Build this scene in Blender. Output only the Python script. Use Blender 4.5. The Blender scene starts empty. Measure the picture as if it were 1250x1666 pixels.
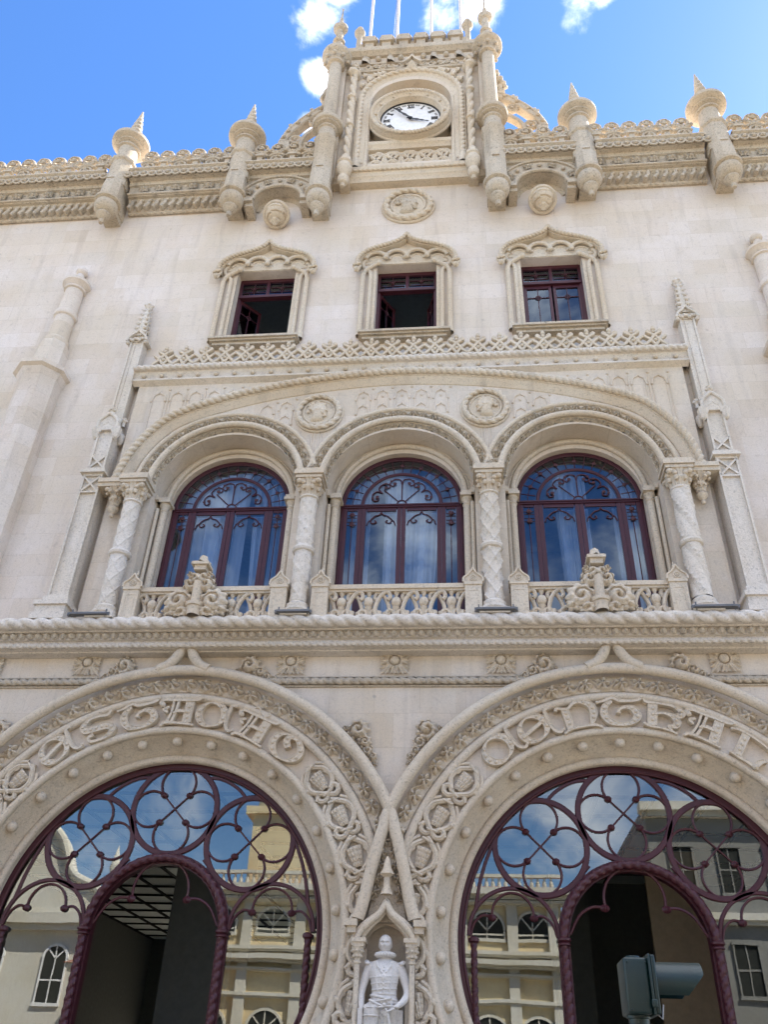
import bpy, math, random
import numpy as np
from mathutils import Vector, Matrix
from mathutils.geometry import tessellate_polygon
random.seed(7); rng=np.random.default_rng(7)
PI=math.pi
sc=bpy.context.scene; COL=sc.collection
# ------------------------------------------------------------------ camera
PITCH,YAW,ROLL=math.radians(35.0506),math.radians(-6.48589),math.radians(2.43855)
cp,sp_,cy_,sy_=math.cos(PITCH),math.sin(PITCH),math.cos(YAW),math.sin(YAW)
fw=Vector((sy_*cp,cy_*cp,sp_)); rt=Vector((cy_,-sy_,0)); up=rt.cross(fw)
r_=math.cos(ROLL)*rt+math.sin(ROLL)*up; u_=-math.sin(ROLL)*rt+math.cos(ROLL)*up
cam=bpy.data.cameras.new('camera'); camo=bpy.data.objects.new('camera',cam); COL.objects.link(camo)
m=Matrix((r_,u_,-fw)).transposed().to_4x4(); m.translation=Vector((1.139,-12.5,1.6)); camo.matrix_world=m
cam.sensor_fit='VERTICAL'; cam.sensor_height=24; cam.sensor_width=18; cam.lens=1371.78/1666*24
cam.clip_start=.05; cam.clip_end=5000
sc.camera=camo
# ------------------------------------------------------------------ world, sun, exposure
SUN_EL,SUN_AZ=math.radians(50),math.radians(52)      # azimuth measured from +Y (behind the station) towards +X
w=bpy.data.worlds.new('World'); sc.world=w; w.use_nodes=True
nt=w.node_tree; nt.nodes.clear()
def N(nt,t,**k):
    n=nt.nodes.new(t)
    for a,b in k.items():
        if a.startswith('i_'):
            key=a[2:]; n.inputs[int(key) if key.isdigit() else key].default_value=b
        else: setattr(n,a,b)
    return n
L=lambda nt,a,b:nt.links.new(a,b)
sky=N(nt,'ShaderNodeTexSky',sky_type='NISHITA',sun_disc=False,sun_elevation=SUN_EL,sun_rotation=SUN_AZ,altitude=50,air_density=1.0,dust_density=.12,ozone_density=2.5)
tc=N(nt,'ShaderNodeTexCoord'); 
n1=N(nt,'ShaderNodeTexNoise',i_Scale=7.5,i_Detail=10,i_Roughness=.62,i_Distortion=.35); L(nt,tc.outputs['Generated'],n1.inputs['Vector'])
n2=N(nt,'ShaderNodeTexNoise',i_Scale=1.7,i_Detail=2); L(nt,tc.outputs['Generated'],n2.inputs['Vector'])
def math_(nt,op,a,b=None,c=None,clamp=False):
    n=N(nt,'ShaderNodeMath',operation=op,use_clamp=clamp)
    for i,x in enumerate((a,b,c)):
        if x is None: continue
        if isinstance(x,(int,float)): n.inputs[i].default_value=x
        else: L(nt,x,n.inputs[i])
    return n.outputs[0]
sep=N(nt,'ShaderNodeSeparateXYZ'); L(nt,tc.outputs['Generated'],sep.inputs[0])
# cloud banks: given directions on the real sky (two over the tower, one at its left, a small one at right)
CLOUDS=(((-.140,.402,.906),380,.36),((-.115,.380,.915),600,.36),((-.015,.400,.917),500,.38),((.035,.402,.915),450,.40),((.128,.418,.899),520,.43),((.145,.40,.905),700,.42),((-.140,.455,.88),900,.42),((-.110,.503,.858),1600,.38),((-.156,.489,.858),1800,.38))
acc=None
for d,k,am in CLOUDS:
    v=Vector(d).normalized()
    dp=N(nt,'ShaderNodeVectorMath',operation='DOT_PRODUCT'); L(nt,tc.outputs['Generated'],dp.inputs[0]); dp.inputs[1].default_value=v
    g=math_(nt,'MULTIPLY',math_(nt,'EXPONENT',math_(nt,'MULTIPLY',math_(nt,'SUBTRACT',dp.outputs['Value'],1.0),float(k*2.2))),am)
    acc=g if acc is None else math_(nt,'MAXIMUM',acc,g)
back=math_(nt,'MULTIPLY',math_(nt,'LESS_THAN',sep.outputs['Y'],0.0),.34)   # broken cloud over the square behind the camera
ov=math_(nt,'MULTIPLY',math_(nt,'MULTIPLY',math_(nt,'GREATER_THAN',sep.outputs['Z'],.80),math_(nt,'LESS_THAN',sep.outputs['Y'],.28)),.5)  # unseen overhead cloud, added to light the facade from above
acc=math_(nt,'MAXIMUM',math_(nt,'ADD',math_(nt,'MULTIPLY',acc,1.25),back),ov)
cl=math_(nt,'ADD',math_(nt,'ADD',n1.outputs['Fac'],acc),math_(nt,'MULTIPLY',n2.outputs['Fac'],.3))
mr=N(nt,'ShaderNodeMapRange',interpolation_type='SMOOTHSTEP',i_1=.93,i_2=1.30); L(nt,cl,mr.inputs[0])
# colour of the clear sky, a little more saturated towards blue as the phone recorded it
hs=N(nt,'ShaderNodeHueSaturation',i_Saturation=1.22,i_Value=.94,i_Hue=.507); L(nt,sky.outputs[0],hs.inputs['Color'])
mix=N(nt,'ShaderNodeMix',data_type='RGBA'); L(nt,mr.outputs[0],mix.inputs['Factor']); L(nt,hs.outputs[0],mix.inputs[6])
cm=N(nt,'ShaderNodeMix',data_type='RGBA'); L(nt,math_(nt,'MAXIMUM',math_(nt,'GREATER_THAN',sep.outputs['Y'],0.0),math_(nt,'GREATER_THAN',sep.outputs['Z'],.80)),cm.inputs[0]); cm.inputs[6].default_value=(8.,8.1,8.4,1); cm.inputs[7].default_value=(13.,13.,13.2,1); L(nt,cm.outputs[2],mix.inputs[7])
bg=N(nt,'ShaderNodeBackground',i_Strength=.1); L(nt,mix.outputs[2],bg.inputs['Color'])
wo=N(nt,'ShaderNodeOutputWorld'); L(nt,bg.outputs[0],wo.inputs[0])
sl=bpy.data.lights.new('sun','SUN'); sl.energy=5; sl.angle=math.radians(.5); sl.color=(1,.94,.85)
so=bpy.data.objects.new('sun',sl); COL.objects.link(so)
sd=Vector((math.cos(SUN_EL)*math.sin(SUN_AZ),math.cos(SUN_EL)*math.cos(SUN_AZ),math.sin(SUN_EL)))
so.rotation_euler=(-sd).to_track_quat('-Z','Y').to_euler()
vs=sc.view_settings; vs.view_transform='Standard'; vs.look='None'; vs.gamma=1; vs.use_curve_mapping=False; vs.exposure=1.90
sc.render.resolution_x=769; sc.render.resolution_y=1024
sc.cycles.max_bounces=8; sc.cycles.diffuse_bounces=5; sc.cycles.glossy_bounces=4; sc.cycles.transparent_max_bounces=12
# ------------------------------------------------------------------ materials
def newmat(name):
    m=bpy.data.materials.new(name); m.use_nodes=True; nt=m.node_tree; b=nt.nodes['Principled BSDF']; return m,nt,b
def stone(name,col,warm,grey,blocks=False,bw=1.15,bh=.46,rough=.85,bump=.25,amt=1.0,scale=1.0):
    m,nt,b=newmat(name); g=N(nt,'ShaderNodeNewGeometry'); P=g.outputs['Position']
    def noise(s,d=5,r=.6,vec=None,dist=0):
        n=N(nt,'ShaderNodeTexNoise',i_Scale=s*scale,i_Detail=d,i_Roughness=r,i_Distortion=dist); L(nt,vec or P,n.inputs['Vector']); return n.outputs['Fac']
    def mapr(x,a,b_,c=0.,d=1.):
        n=N(nt,'ShaderNodeMapRange',i_1=a,i_2=b_,i_3=c,i_4=d); L(nt,x,n.inputs[0]); return n.outputs[0]
    def mixc(f,a,b_,mode='MIX'):
        n=N(nt,'ShaderNodeMix',data_type='RGBA',blend_type=mode)
        for i,x in ((0,f),(6,a),(7,b_)):
            if isinstance(x,(int,float)): n.inputs[i].default_value=x
            elif isinstance(x,tuple): n.inputs[i].default_value=(*x,1)
            else: L(nt,x,n.inputs[i])
        return n.outputs[2]
    c=mixc(mapr(noise(.55,4,.55),.38,.66),col,warm)
    c=mixc(mapr(noise(3.0,6,.65),.45,.75,0,.55*amt),c,warm)
    c=mixc(mapr(noise(9,6,.7,dist=.6),.56,.74,0,.55*amt),c,grey)
    c=mixc(mapr(noise(42,4,.7),.35,.75,0,.35*amt),c,grey)
    mp=N(nt,'ShaderNodeMapping'); mp.inputs['Scale'].default_value=(2.6,2.6,.28); L(nt,P,mp.inputs[0])
    c=mixc(mapr(noise(1.3,5,.6,vec=mp.outputs[0]),.54,.76,0,.5*amt),c,grey)
    # lichen and grey weathering on faces that catch the rain
    sn=N(nt,'ShaderNodeSeparateXYZ'); L(nt,g.outputs['Normal'],sn.inputs[0])
    wz=math_(nt,'MULTIPLY',mapr(sn.outputs['Z'],.25,.95),mapr(noise(6,5,.7),.35,.65,.25,1.))
    c=mixc(math_(nt,'MULTIPLY',wz,.36*amt,clamp=True),c,grey)
    c=mixc(mapr(noise(26,6,.75,dist=.8),.53,.68,0,.75*amt*(.4 if blocks else 1.)),c,tuple(q*.72 for q in grey))
    vo=N(nt,'ShaderNodeTexVoronoi',i_Scale=1.7*scale); L(nt,P,vo.inputs['Vector'])     # small pits and chips
    nf=noise(60,3,.6); h=nf; 
    h=math_(nt,'ADD',math_(nt,'MULTIPLY',nf,.5),math_(nt,'MULTIPLY',noise(14,5,.6),.9))
    if blocks:
        s=N(nt,'ShaderNodeSeparateXYZ'); L(nt,P,s.inputs[0]); cb=N(nt,'ShaderNodeCombineXYZ'); 
        wob=noise(.9,2)
        L(nt,math_(nt,'ADD',s.outputs['X'],math_(nt,'MULTIPLY',s.outputs['Y'],1.0)),cb.inputs[0]); L(nt,math_(nt,'ADD',s.outputs['Z'],math_(nt,'MULTIPLY',wob,.03)),cb.inputs[1])
        br=N(nt,'ShaderNodeTexBrick',offset=.43,offset_frequency=2,squash=.8,squash_frequency=3,i_Scale=1.0)
        br.inputs['Brick Width'].default_value=bw; br.inputs['Row Height'].default_value=bh; br.inputs['Mortar Size'].default_value=.004; br.inputs['Mortar Smooth'].default_value=.4
        br.inputs['Color1'].default_value=(1.03,1.02,1.03,1); br.inputs['Color2'].default_value=(.93,.91,.88,1); br.inputs['Mortar'].default_value=(.80,.76,.72,1)
        L(nt,cb.outputs[0],br.inputs['Vector'])
        c=mixc(.8,c,br.outputs['Color'],'MULTIPLY')
        br2=N(nt,'ShaderNodeTexBrick',offset=.3,offset_frequency=2,squash=.8,squash_frequency=3,i_Scale=1.0)
        br2.inputs['Brick Width'].default_value=bw*.5; br2.inputs['Row Height'].default_value=bh; br2.inputs['Mortar Size'].default_value=0; 
        br2.inputs['Color1'].default_value=(1,1,1,1); br2.inputs['Color2'].default_value=(.9,.84,.76,1); br2.inputs['Bias'].default_value=-.35
        L(nt,cb.outputs[0],br2.inputs['Vector'])
        c=mixc(.6,c,br2.outputs['Color'],'MULTIPLY')
        pit=math_(nt,'MULTIPLY',mapr(vo.outputs['Distance'],.03,.065,1,0),mapr(noise(1.1,2),.5,.56))
        c=mixc(math_(nt,'MULTIPLY',pit,.65),c,grey)
        h=math_(nt,'SUBTRACT',h,math_(nt,'MULTIPLY',br.outputs['Fac'],1.2)); h=math_(nt,'SUBTRACT',h,pit)
    L(nt,c,b.inputs['Base Color']); b.inputs['Roughness'].default_value=rough; b.inputs['Specular IOR Level'].default_value=.25
    bm=N(nt,'ShaderNodeBump',i_Strength=bump,i_Distance=.02); L(nt,h,bm.inputs['Height']); L(nt,bm.outputs[0],b.inputs['Normal'])
    return m
M={}
M['wall']=stone('limestone_wall',(.735,.67,.615),(.67,.59,.485),(.40,.35,.31),blocks=True)
M['wall2']=stone('limestone_panel',(.715,.65,.565),(.65,.555,.43),(.40,.35,.30),blocks=True,bw=.9,bh=.55)
M['carve']=stone('carved_limestone',(.68,.60,.485),(.61,.50,.365),(.32,.275,.22),bump=.6)
M['pale']=stone('pale_limestone',(.725,.665,.595),(.65,.57,.46),(.36,.32,.27),bump=.6)
M['old']=stone('weathered_limestone',(.61,.535,.43),(.56,.46,.335),(.20,.18,.155),bump=.8,amt=1.25)
M['statue']=stone('statue_marble',(.74,.71,.68),(.67,.63,.58),(.36,.34,.33),bump=.2,amt=.9,scale=2.5)
def paint(name,col,rough=.4,spec=.5,metal=0,var=.25,bump=.1):
    m,nt,b=newmat(name); g=N(nt,'ShaderNodeNewGeometry')
    n=N(nt,'ShaderNodeTexNoise',i_Scale=9,i_Detail=5,i_Roughness=.65); L(nt,g.outputs['Position'],n.inputs['Vector'])
    mx=N(nt,'ShaderNodeMix',data_type='RGBA'); L(nt,n.outputs['Fac'],mx.inputs[0])
    mx.inputs[6].default_value=(*[c*(1-var) for c in col],1); mx.inputs[7].default_value=(*[min(1,c*(1+var)) for c in col],1)
    L(nt,mx.outputs[2],b.inputs['Base Color']); b.inputs['Roughness'].default_value=rough; b.inputs['Metallic'].default_value=metal; b.inputs['Specular IOR Level'].default_value=spec
    n2=N(nt,'ShaderNodeTexNoise',i_Scale=55,i_Detail=3); L(nt,g.outputs['Position'],n2.inputs['Vector'])
    bm=N(nt,'ShaderNodeBump',i_Strength=bump,i_Distance=.01); L(nt,n2.outputs['Fac'],bm.inputs['Height']); L(nt,bm.outputs[0],b.inputs['Normal'])
    return m
M['maroon']=paint('maroon_paint',(.060,.014,.020),.42,.4)
M['darkiron']=paint('dark_iron',(.02,.01,.012),.5)
M['green']=paint('dark_green_paint',(.004,.020,.019),.4,.5,var=.35)
M['steel']=paint('galvanised_steel',(.32,.33,.34),.4,.5,.4)
M['white']=paint('white_paint',(.78,.78,.78),.5)
M['black']=paint('black_paint',(.012,.012,.013),.5)
M['greymetal']=paint('grey_metal',(.12,.12,.125),.5)
M['pole']=paint('weathered_white_pole',(.55,.52,.50),.6,var=.4)
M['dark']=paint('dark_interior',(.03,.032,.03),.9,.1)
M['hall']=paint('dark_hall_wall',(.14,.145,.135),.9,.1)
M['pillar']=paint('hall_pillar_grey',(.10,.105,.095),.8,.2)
M['beige']=paint('beige_board',(.26,.20,.13),.8,.2)
M['ceil']=paint('ceiling_panel',(.8,.84,.80),.9,.1,var=.05)
M['room']=paint('room_wall',(.5,.53,.53),.9,.1)
M['roof']=paint('red_roof_tiles',(.30,.10,.05),.8)
M['ochre']=stone('cream_render',(.78,.66,.42),(.70,.55,.32),(.40,.34,.24),amt=.7)
M['grey']=stone('grey_render',(.26,.26,.25),(.22,.21,.19),(.14,.14,.13),amt=.7)
M['redwall']=paint('orange_red_render',(.42,.12,.05),.9,.1)
M['offwhite']=stone('white_render',(.68,.66,.60),(.6,.56,.46),(.4,.37,.32),amt=.7)
M['paving']=stone('square_paving',(.34,.30,.235),(.30,.26,.20),(.20,.18,.145),blocks=False,amt=.8)
M['asphalt']=paint('asphalt',(.06,.06,.06),.9,.2)
def glass(name,refl,tint,rough=0.0,bump=.0,bs=1.2,gc=(.92,.96,.96,1)):
    m=bpy.data.materials.new(name); m.use_nodes=True; nt=m.node_tree; nt.nodes.clear()
    o=N(nt,'ShaderNodeOutputMaterial'); t=N(nt,'ShaderNodeBsdfTransparent'); t.inputs[0].default_value=(*tint,1)
    g=N(nt,'ShaderNodeBsdfGlossy'); g.inputs['Color'].default_value=gc; g.inputs['Roughness'].default_value=rough
    lw=N(nt,'ShaderNodeFresnel',i_IOR=1.45); f=math_(nt,'ADD',math_(nt,'MULTIPLY',lw.outputs[0],1.0-refl),refl,clamp=True)
    mx=N(nt,'ShaderNodeMixShader'); L(nt,f,mx.inputs[0]); L(nt,t.outputs[0],mx.inputs[1]); L(nt,g.outputs[0],mx.inputs[2]); L(nt,mx.outputs[0],o.inputs[0])
    if bump:
        gg=N(nt,'ShaderNodeNewGeometry'); n=N(nt,'ShaderNodeTexNoise',i_Scale=bs,i_Detail=1.5); L(nt,gg.outputs['Position'],n.inputs['Vector'])
        bm=N(nt,'ShaderNodeBump',i_Strength=bump,i_Distance=.05); L(nt,n.outputs['Fac'],bm.inputs['Height']); L(nt,bm.outputs[0],g.inputs['Normal'])
    return m
M['glass']=glass('portal_glass',.155,(.78,.82,.80),bump=.012,gc=(.90,.93,.90,1))
M['doorglass']=glass('doorway_glass',.0,(.92,.94,.92))
M['upglass']=glass('window_glass',.09,(.60,.68,.80),bump=.012,gc=(.75,.88,1,1))
m,nt,b=newmat('curtain_cloth'); b.inputs['Base Color'].default_value=(.62,.66,.70,1); b.inputs['Roughness'].default_value=.95; M['curtain']=m
g=N(nt,'ShaderNodeNewGeometry'); n=N(nt,'ShaderNodeTexNoise',i_Scale=200); L(nt,g.outputs['Position'],n.inputs['Vector']); bm=N(nt,'ShaderNodeBump',i_Strength=.1); L(nt,n.outputs['Fac'],bm.inputs['Height']); L(nt,bm.outputs[0],b.inputs['Normal'])
# ------------------------------------------------------------------ mesh builder
class MB:
    def __init__(s): s.v=[]; s.q=[]; s.t=[]; s.n=0
    def add(s,V,Q=None,T=None):
        V=np.asarray(V,float).reshape(-1,3)
        if Q is not None and len(Q): s.q.append(np.asarray(Q).reshape(-1,4)+s.n)
        if T is not None and len(T): s.t.append(np.asarray(T).reshape(-1,3)+s.n)
        s.v.append(V); s.n+=len(V)
    def grid(s,G,closed_i=False,closed_j=False,keep=None):
        ni,nj=G.shape[:2]; I=np.arange(ni if closed_i else ni-1); J=np.arange(nj if closed_j else nj-1)
        i,j=np.meshgrid(I,J,indexing='ij'); i2=(i+1)%ni; j2=(j+1)%nj
        Q=np.stack([i*nj+j,i2*nj+j,i2*nj+j2,i*nj+j2],-1).reshape(-1,4)
        if keep is not None:
            k=keep.reshape(-1); Q=Q[k[Q].all(1)]
        s.add(G.reshape(-1,3),Q)
    def box(s,x0,x1,y0,y1,z0,z1):
        V=[(x,y,z) for x in(x0,x1) for y in(y0,y1) for z in(z0,z1)]
        s.add(V,[(0,1,3,2),(4,6,7,5),(0,4,5,1),(2,3,7,6),(0,2,6,4),(1,5,7,3)])
    def obox(s,c,ax,ay,az):      # oriented box, half-axis vectors
        c,ax,ay,az=[np.array(q,float) for q in(c,ax,ay,az)]
        V=[c+a*ax+b*ay+d*az for a in(-1,1) for b in(-1,1) for d in(-1,1)]
        s.add(V,[(0,1,3,2),(4,6,7,5),(0,4,5,1),(2,3,7,6),(0,2,6,4),(1,5,7,3)])
    def lathe(s,cx,cy,prof,n=20,mod=None,sub=None,a0=0,a1=2*PI,ax=1,ay=1):
        P=np.array(prof,float)
        if sub:
            d=np.r_[0,np.cumsum(np.hypot(*np.diff(P,axis=0).T))]; k=max(2,int(d[-1]/sub)); t=np.unique(np.r_[np.linspace(0,d[-1],k),d]); P=np.c_[np.interp(t,d,P[:,0]),np.interp(t,d,P[:,1])]
        full=abs(a1-a0-2*PI)<1e-6; th=np.linspace(a0,a1,n,endpoint=not full)
        R=np.repeat(P[:,0:1],n,1); Z=np.repeat(P[:,1:2],n,1); T=np.repeat(th[None],len(P),0)
        if mod is not None: R=R+mod(T,Z)
        G=np.stack([cx+R*np.cos(T)*ax,cy+R*np.sin(T)*ay,Z],-1); s.grid(G,closed_j=full)
    def sphere(s,c,r,n=10,sx=1,sy=1,sz=1,mod=None):
        a=np.linspace(0,PI,n+1)[:,None]; b=np.linspace(0,2*PI,2*n,endpoint=False)[None]
        X=np.sin(a)*np.cos(b);Y=np.sin(a)*np.sin(b);Z=np.cos(a)+0*b
        k=r if mod is None else r*mod(a+0*b,b+0*a)
        s.grid(np.stack([c[0]+k*sx*X,c[1]+k*sy*Y,c[2]+k*sz*Z],-1),closed_j=True)
    def ball(s,x,y,z,r,n=7): s.sphere((x,y,z),r,n)
    def sweep(s,P2,y,prof,closed=False,clip=None,cl=True):
        """P2: (n,2) path in the XZ plane; prof(S)->(a,b) offsets (n,m): a in the plane (left of travel), b towards the viewer"""
        P=np.asarray(P2,float)
        T=(np.roll(P,-1,0)-np.roll(P,1,0)) if closed else np.gradient(P,axis=0)
        T/=np.hypot(*T.T)[:,None]+1e-12; Nn=np.c_[-T[:,1],T[:,0]]
        S=np.r_[0,np.cumsum(np.hypot(*np.diff(P,axis=0).T))]
        a,b=prof(S); yy=np.broadcast_to(np.asarray(y,float).reshape(-1,1) if np.ndim(y) else y,a.shape)
        G=np.stack([P[:,0:1]+a*Nn[:,0:1],yy-b,P[:,1:2]+a*Nn[:,1:2]],-1)
        keep=None
        if clip is not None: keep=clip(G[...,0],G[...,2])
        s.grid(G,closed_i=closed,closed_j=cl,keep=keep)
        if cl and not closed and clip is None:
            k=G.shape[1]
            for row in(G[0],G[-1]): s.add(np.vstack([row,row.mean(0)[None]]),None,[(i,(i+1)%k,k) for i in range(k)])
    def rope(s,P2,y,R,pitch,k=3,depth=.24,m=14,closed=False,clip=None,hand=1,flat=1.0):
        ph=np.linspace(0,2*PI,m,endpoint=False)[None]
        def pr(S):
            rr=R*(1.06-1.5*depth*(1-np.abs(np.sin((min(k,2)*ph*hand-2*PI*S[:,None]/pitch)/2)))**1.25)
            return rr*np.cos(ph),rr*np.sin(ph)*flat
        s.sweep(P2,y,pr,closed,clip)
    def tube(s,P2,y,R,m=10,closed=False,clip=None,flat=1.0):
        ph=np.linspace(0,2*PI,m,endpoint=False)[None]
        def pr(S):
            rr=np.asarray(R,float).reshape(-1,1) if np.ndim(R) else R
            return rr*np.cos(ph)+0*S[:,None],rr*np.sin(ph)*flat+0*S[:,None]
        s.sweep(P2,y,pr,closed,clip)
    def strip(s,P2,y,a0,a1,hf,m=12,closed=False,clip=None,edge=.0):
        t=np.linspace(-1,1,m)[None]
        def pr(S):
            a=(a0+a1)/2+(a1-a0)/2*t+0*S[:,None]; return a,hf(S[:,None]+0*t,t+0*S[:,None])-edge*(np.abs(t)>.999)
        s.sweep(P2,y,pr,closed,clip,cl=False)
    def molding(s,P2,y,pts,closed=False,clip=None):
        A=np.array(pts,float); s.sweep(P2,y,lambda S:(A[None,:,0]+0*S[:,None],A[None,:,1]+0*S[:,None]),closed,clip,cl=False)
    def ribbon(s,P2,w,yf,yb,closed=False,bev=0.0):
        w=np.asarray(w,float).reshape(-1,1)/2 if np.ndim(w) else np.full((len(P2),1),w/2)
        d=yb-yf; bv=min(bev,d*.9) if bev else 0
        if bv: A=np.array([-1,-1,-.999,.999,1,1]); B=np.array([0,d-bv,d,d,d-bv,0])
        def pr(S):
            if bv:
                a=w*np.array([[-1,-1,0,0,1,1]]); a[:,2]=-(w[:,0]-np.minimum(bv,w[:,0]*.6)); a[:,3]=-a[:,2]; return a,B[None]+0*S[:,None]
            return w*np.array([[-1,-1,1,1]]),np.array([[0,d,d,0]])+0*S[:,None]
        s.sweep(P2,yb,pr,closed)
    def tube3(s,P,R,m=8):
        P=np.asarray(P,float); T=np.gradient(P,axis=0); T/=np.linalg.norm(T,axis=1)[:,None]+1e-12
        ref=np.array([0,0,1.]) if abs(T[:,2]).mean()<.8 else np.array([0,1.,0])
        A=np.cross(T,ref); A/=np.linalg.norm(A,axis=1)[:,None]+1e-12; B=np.cross(T,A)
        ph=np.linspace(0,2*PI,m,endpoint=False)[None,:,None]; R=np.asarray(R,float).reshape(-1,1,1) if np.ndim(R) else R
        s.grid(P[:,None]+R*(np.cos(ph)*A[:,None]+np.sin(ph)*B[:,None]),closed_j=True)
    def plate(s,outer,holes,yf,yb,back=False):
        loops=[[Vector((x,z,0)) for x,z in l] for l in [outer]+holes]
        tr=tessellate_polygon(loops); V=[(p.x,yf,p.y) for l in loops for p in l]; n=len(V)
        T=[t for t in tr]; s.add(V,None,T)
        if back: s.add([(x,yb,z) for x,_,z in V],None,T)
        for l in loops:
            P=[(p.x,p.y) for p in l]; k=len(P)
            G=np.array([[(x,yf,z),(x,yb,z)] for x,z in P]); s.grid(G,closed_i=True)
    def rimmed(s,P2,w,yf,yb,closed=False):
        w=np.asarray(w,float).reshape(-1,1)/2; d=yb-yf; rim=np.minimum(.011,w*.35); dp=np.where(w>.028,.009,.003)
        def pr(S):
            z=0*S[:,None]; a=np.concatenate([-w,-w,-(w-rim*.3),-(w-rim),-(w-rim*1.4),w-rim*1.4,w-rim,w-rim*.3,w,w],1); b=np.concatenate([z,z+d-.008,z+d,z+d,z+d-dp,z+d-dp,z+d,z+d,z+d-.008,z],1); return a,b
        s.sweep(P2,yb,pr,closed)
    def poly3(s,pts,th):        # convex polygon in XZ extruded in y: pts [(x,z)], th=(yf,yb)
        s.plate(pts,[],th[0],th[1],True)
    def xf(s,fn):
        s.v=[fn(v) for v in s.v]; return s
    def mesh(s,name,mat,smooth=True,angle=31):
        V=np.concatenate(s.v) if s.v else np.zeros((0,3)); me=bpy.data.meshes.new(name)
        Q=np.concatenate(s.q) if s.q else np.zeros((0,4),int); T=np.concatenate(s.t) if s.t else np.zeros((0,3),int)
        me.vertices.add(len(V)); me.vertices.foreach_set('co',V.astype(np.float32).ravel())
        me.loops.add(Q.size+T.size); me.loops.foreach_set('vertex_index',np.r_[Q.ravel(),T.ravel()].astype(np.int32))
        me.polygons.add(len(Q)+len(T)); me.polygons.foreach_set('loop_start',np.r_[np.arange(len(Q))*4,len(Q)*4+np.arange(len(T))*3].astype(np.int32))
        me.update(calc_edges=True); me.validate()
        import bmesh
        bm=bmesh.new(); bm.from_mesh(me); bmesh.ops.remove_doubles(bm,verts=bm.verts,dist=1e-5); bmesh.ops.recalc_face_normals(bm,faces=bm.faces); bm.to_mesh(me); bm.free()
        me.materials.append(mat)
        if not smooth: me.polygons.foreach_set('use_smooth',[False]*len(me.polygons))
        if smooth:
            me.polygons.foreach_set('use_smooth',[True]*len(me.polygons))
            try: me.set_sharp_from_angle(angle=math.radians(angle))
            except Exception: pass
        return me
    def obj(s,name,mat,parent=None,smooth=True,angle=31):
        o=bpy.data.objects.new(name,s.mesh(name,M[mat] if isinstance(mat,str) else mat,smooth,angle)); COL.objects.link(o)
        if parent is not None: o.parent=parent
        return o
def tag(o,label=None,cat=None,group=None,kind=None):
    if label: o['label']=label
    if cat: o['category']=cat
    if group: o['group']=group
    if kind: o['kind']=kind
    return o
def thing(name,label,cat,loc=(0,0,0),group=None):
    o=bpy.data.objects.new(name,None); COL.objects.link(o); o.location=loc; return tag(o,label,cat,group)
def arc(cx,cz,r,a0,a1,n=None,rz=None):
    n=n or max(6,int(abs(a1-a0)*r/.03)); t=np.radians(np.linspace(math.degrees(a0),math.degrees(a1),n)); return np.c_[cx+r*np.cos(t),cz+(rz or r)*np.sin(t)]
def line(*pts,step=.05):
    P=np.array(pts,float); out=[]
    for a,b in zip(P[:-1],P[1:]):
        k=max(1,int(np.hypot(*(b-a))/step)); out+= [a+(b-a)*i/k for i in range(k)]
    return np.array(out+[P[-1]])
def smooth(pts,n=8,closed=False):
    P=np.array(pts,float)
    if closed: Q=np.vstack([P[-1],P,P[0],P[1]])
    else: Q=np.vstack([2*P[0]-P[1],P,2*P[-1]-P[-2]])
    out=[]
    for i in range(1,len(Q)-2):
        for t in np.arange(n)/n:
            p0,p1,p2,p3=Q[i-1:i+3]; out.append(.5*((2*p1)+(-p0+p2)*t+(2*p0-5*p1+4*p2-p3)*t*t+(-p0+3*p1-3*p2+p3)*t**3))
    if not closed: out.append(Q[-2])
    return np.array(out)
def resample(P,step,closed=False):
    P=np.asarray(P,float)
    if closed: P=np.vstack([P,P[:1]])
    d=np.r_[0,np.cumsum(np.hypot(*np.diff(P[:,:2],axis=0).T))]; k=max(2,int(round(d[-1]/step))); t=np.linspace(0,d[-1],k+1)
    if closed: t=t[:-1]
    return np.stack([np.interp(t,d,P[:,i]) for i in range(P.shape[1])],-1)
# --- carved height fields (cell coords u,v in -1..1 -> 0..1)
def h_leaf(u,v,lobes=5,ph=0.):
    r=np.hypot(u,v)+1e-6; th=np.arctan2(v,u)+ph
    R=.82+.14*np.cos(lobes*th); h=np.clip(1-(r/R)**3,0,1)**.5*(.72+.28*np.cos(lobes*th))
    h=h-.45*np.exp(-((r-.42)/.13)**2)*np.clip(np.cos(lobes*th+PI),0,1)**2
    return np.clip(h+.15*np.exp(-(r/.15)**2),0,1)
def h_rosette(u,v):
    """square block of four acanthus leaves pointing to the corners round a knob"""
    r=np.hypot(u,v)+1e-6; th=np.arctan2(v,u); q=np.maximum(abs(u),abs(v)); s2=np.abs(np.sin(2*th))
    h=.62+.22*np.cos(24*th)*np.clip(r-.25,0,.6)*1.6-.30*(r/1.3)**2
    h-=.42*np.exp(-(s2/.20)**2)*np.clip((r-.34)/.2,0,1)*np.clip((1.02-r)/.3,0,1)      # clefts between the leaves
    h-=.50*np.exp(-((s2-.72)/.13)**2)*np.exp(-((r-.68)/.10)**2)                        # drilled eyes
    h-=.16*np.exp(-((s2-1)/.012)**2)*(r>.4)                                             # mid ribs
    h=np.where(r<.30,np.maximum(h,.45+.6*np.sqrt(np.clip(1-(r/.30)**2,0,1))),h); h=np.where((r>.30)&(r<.37),.22,h)
    return np.clip(h,.08,1.2)*(q<.92+.07*np.cos(24*th))
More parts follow.
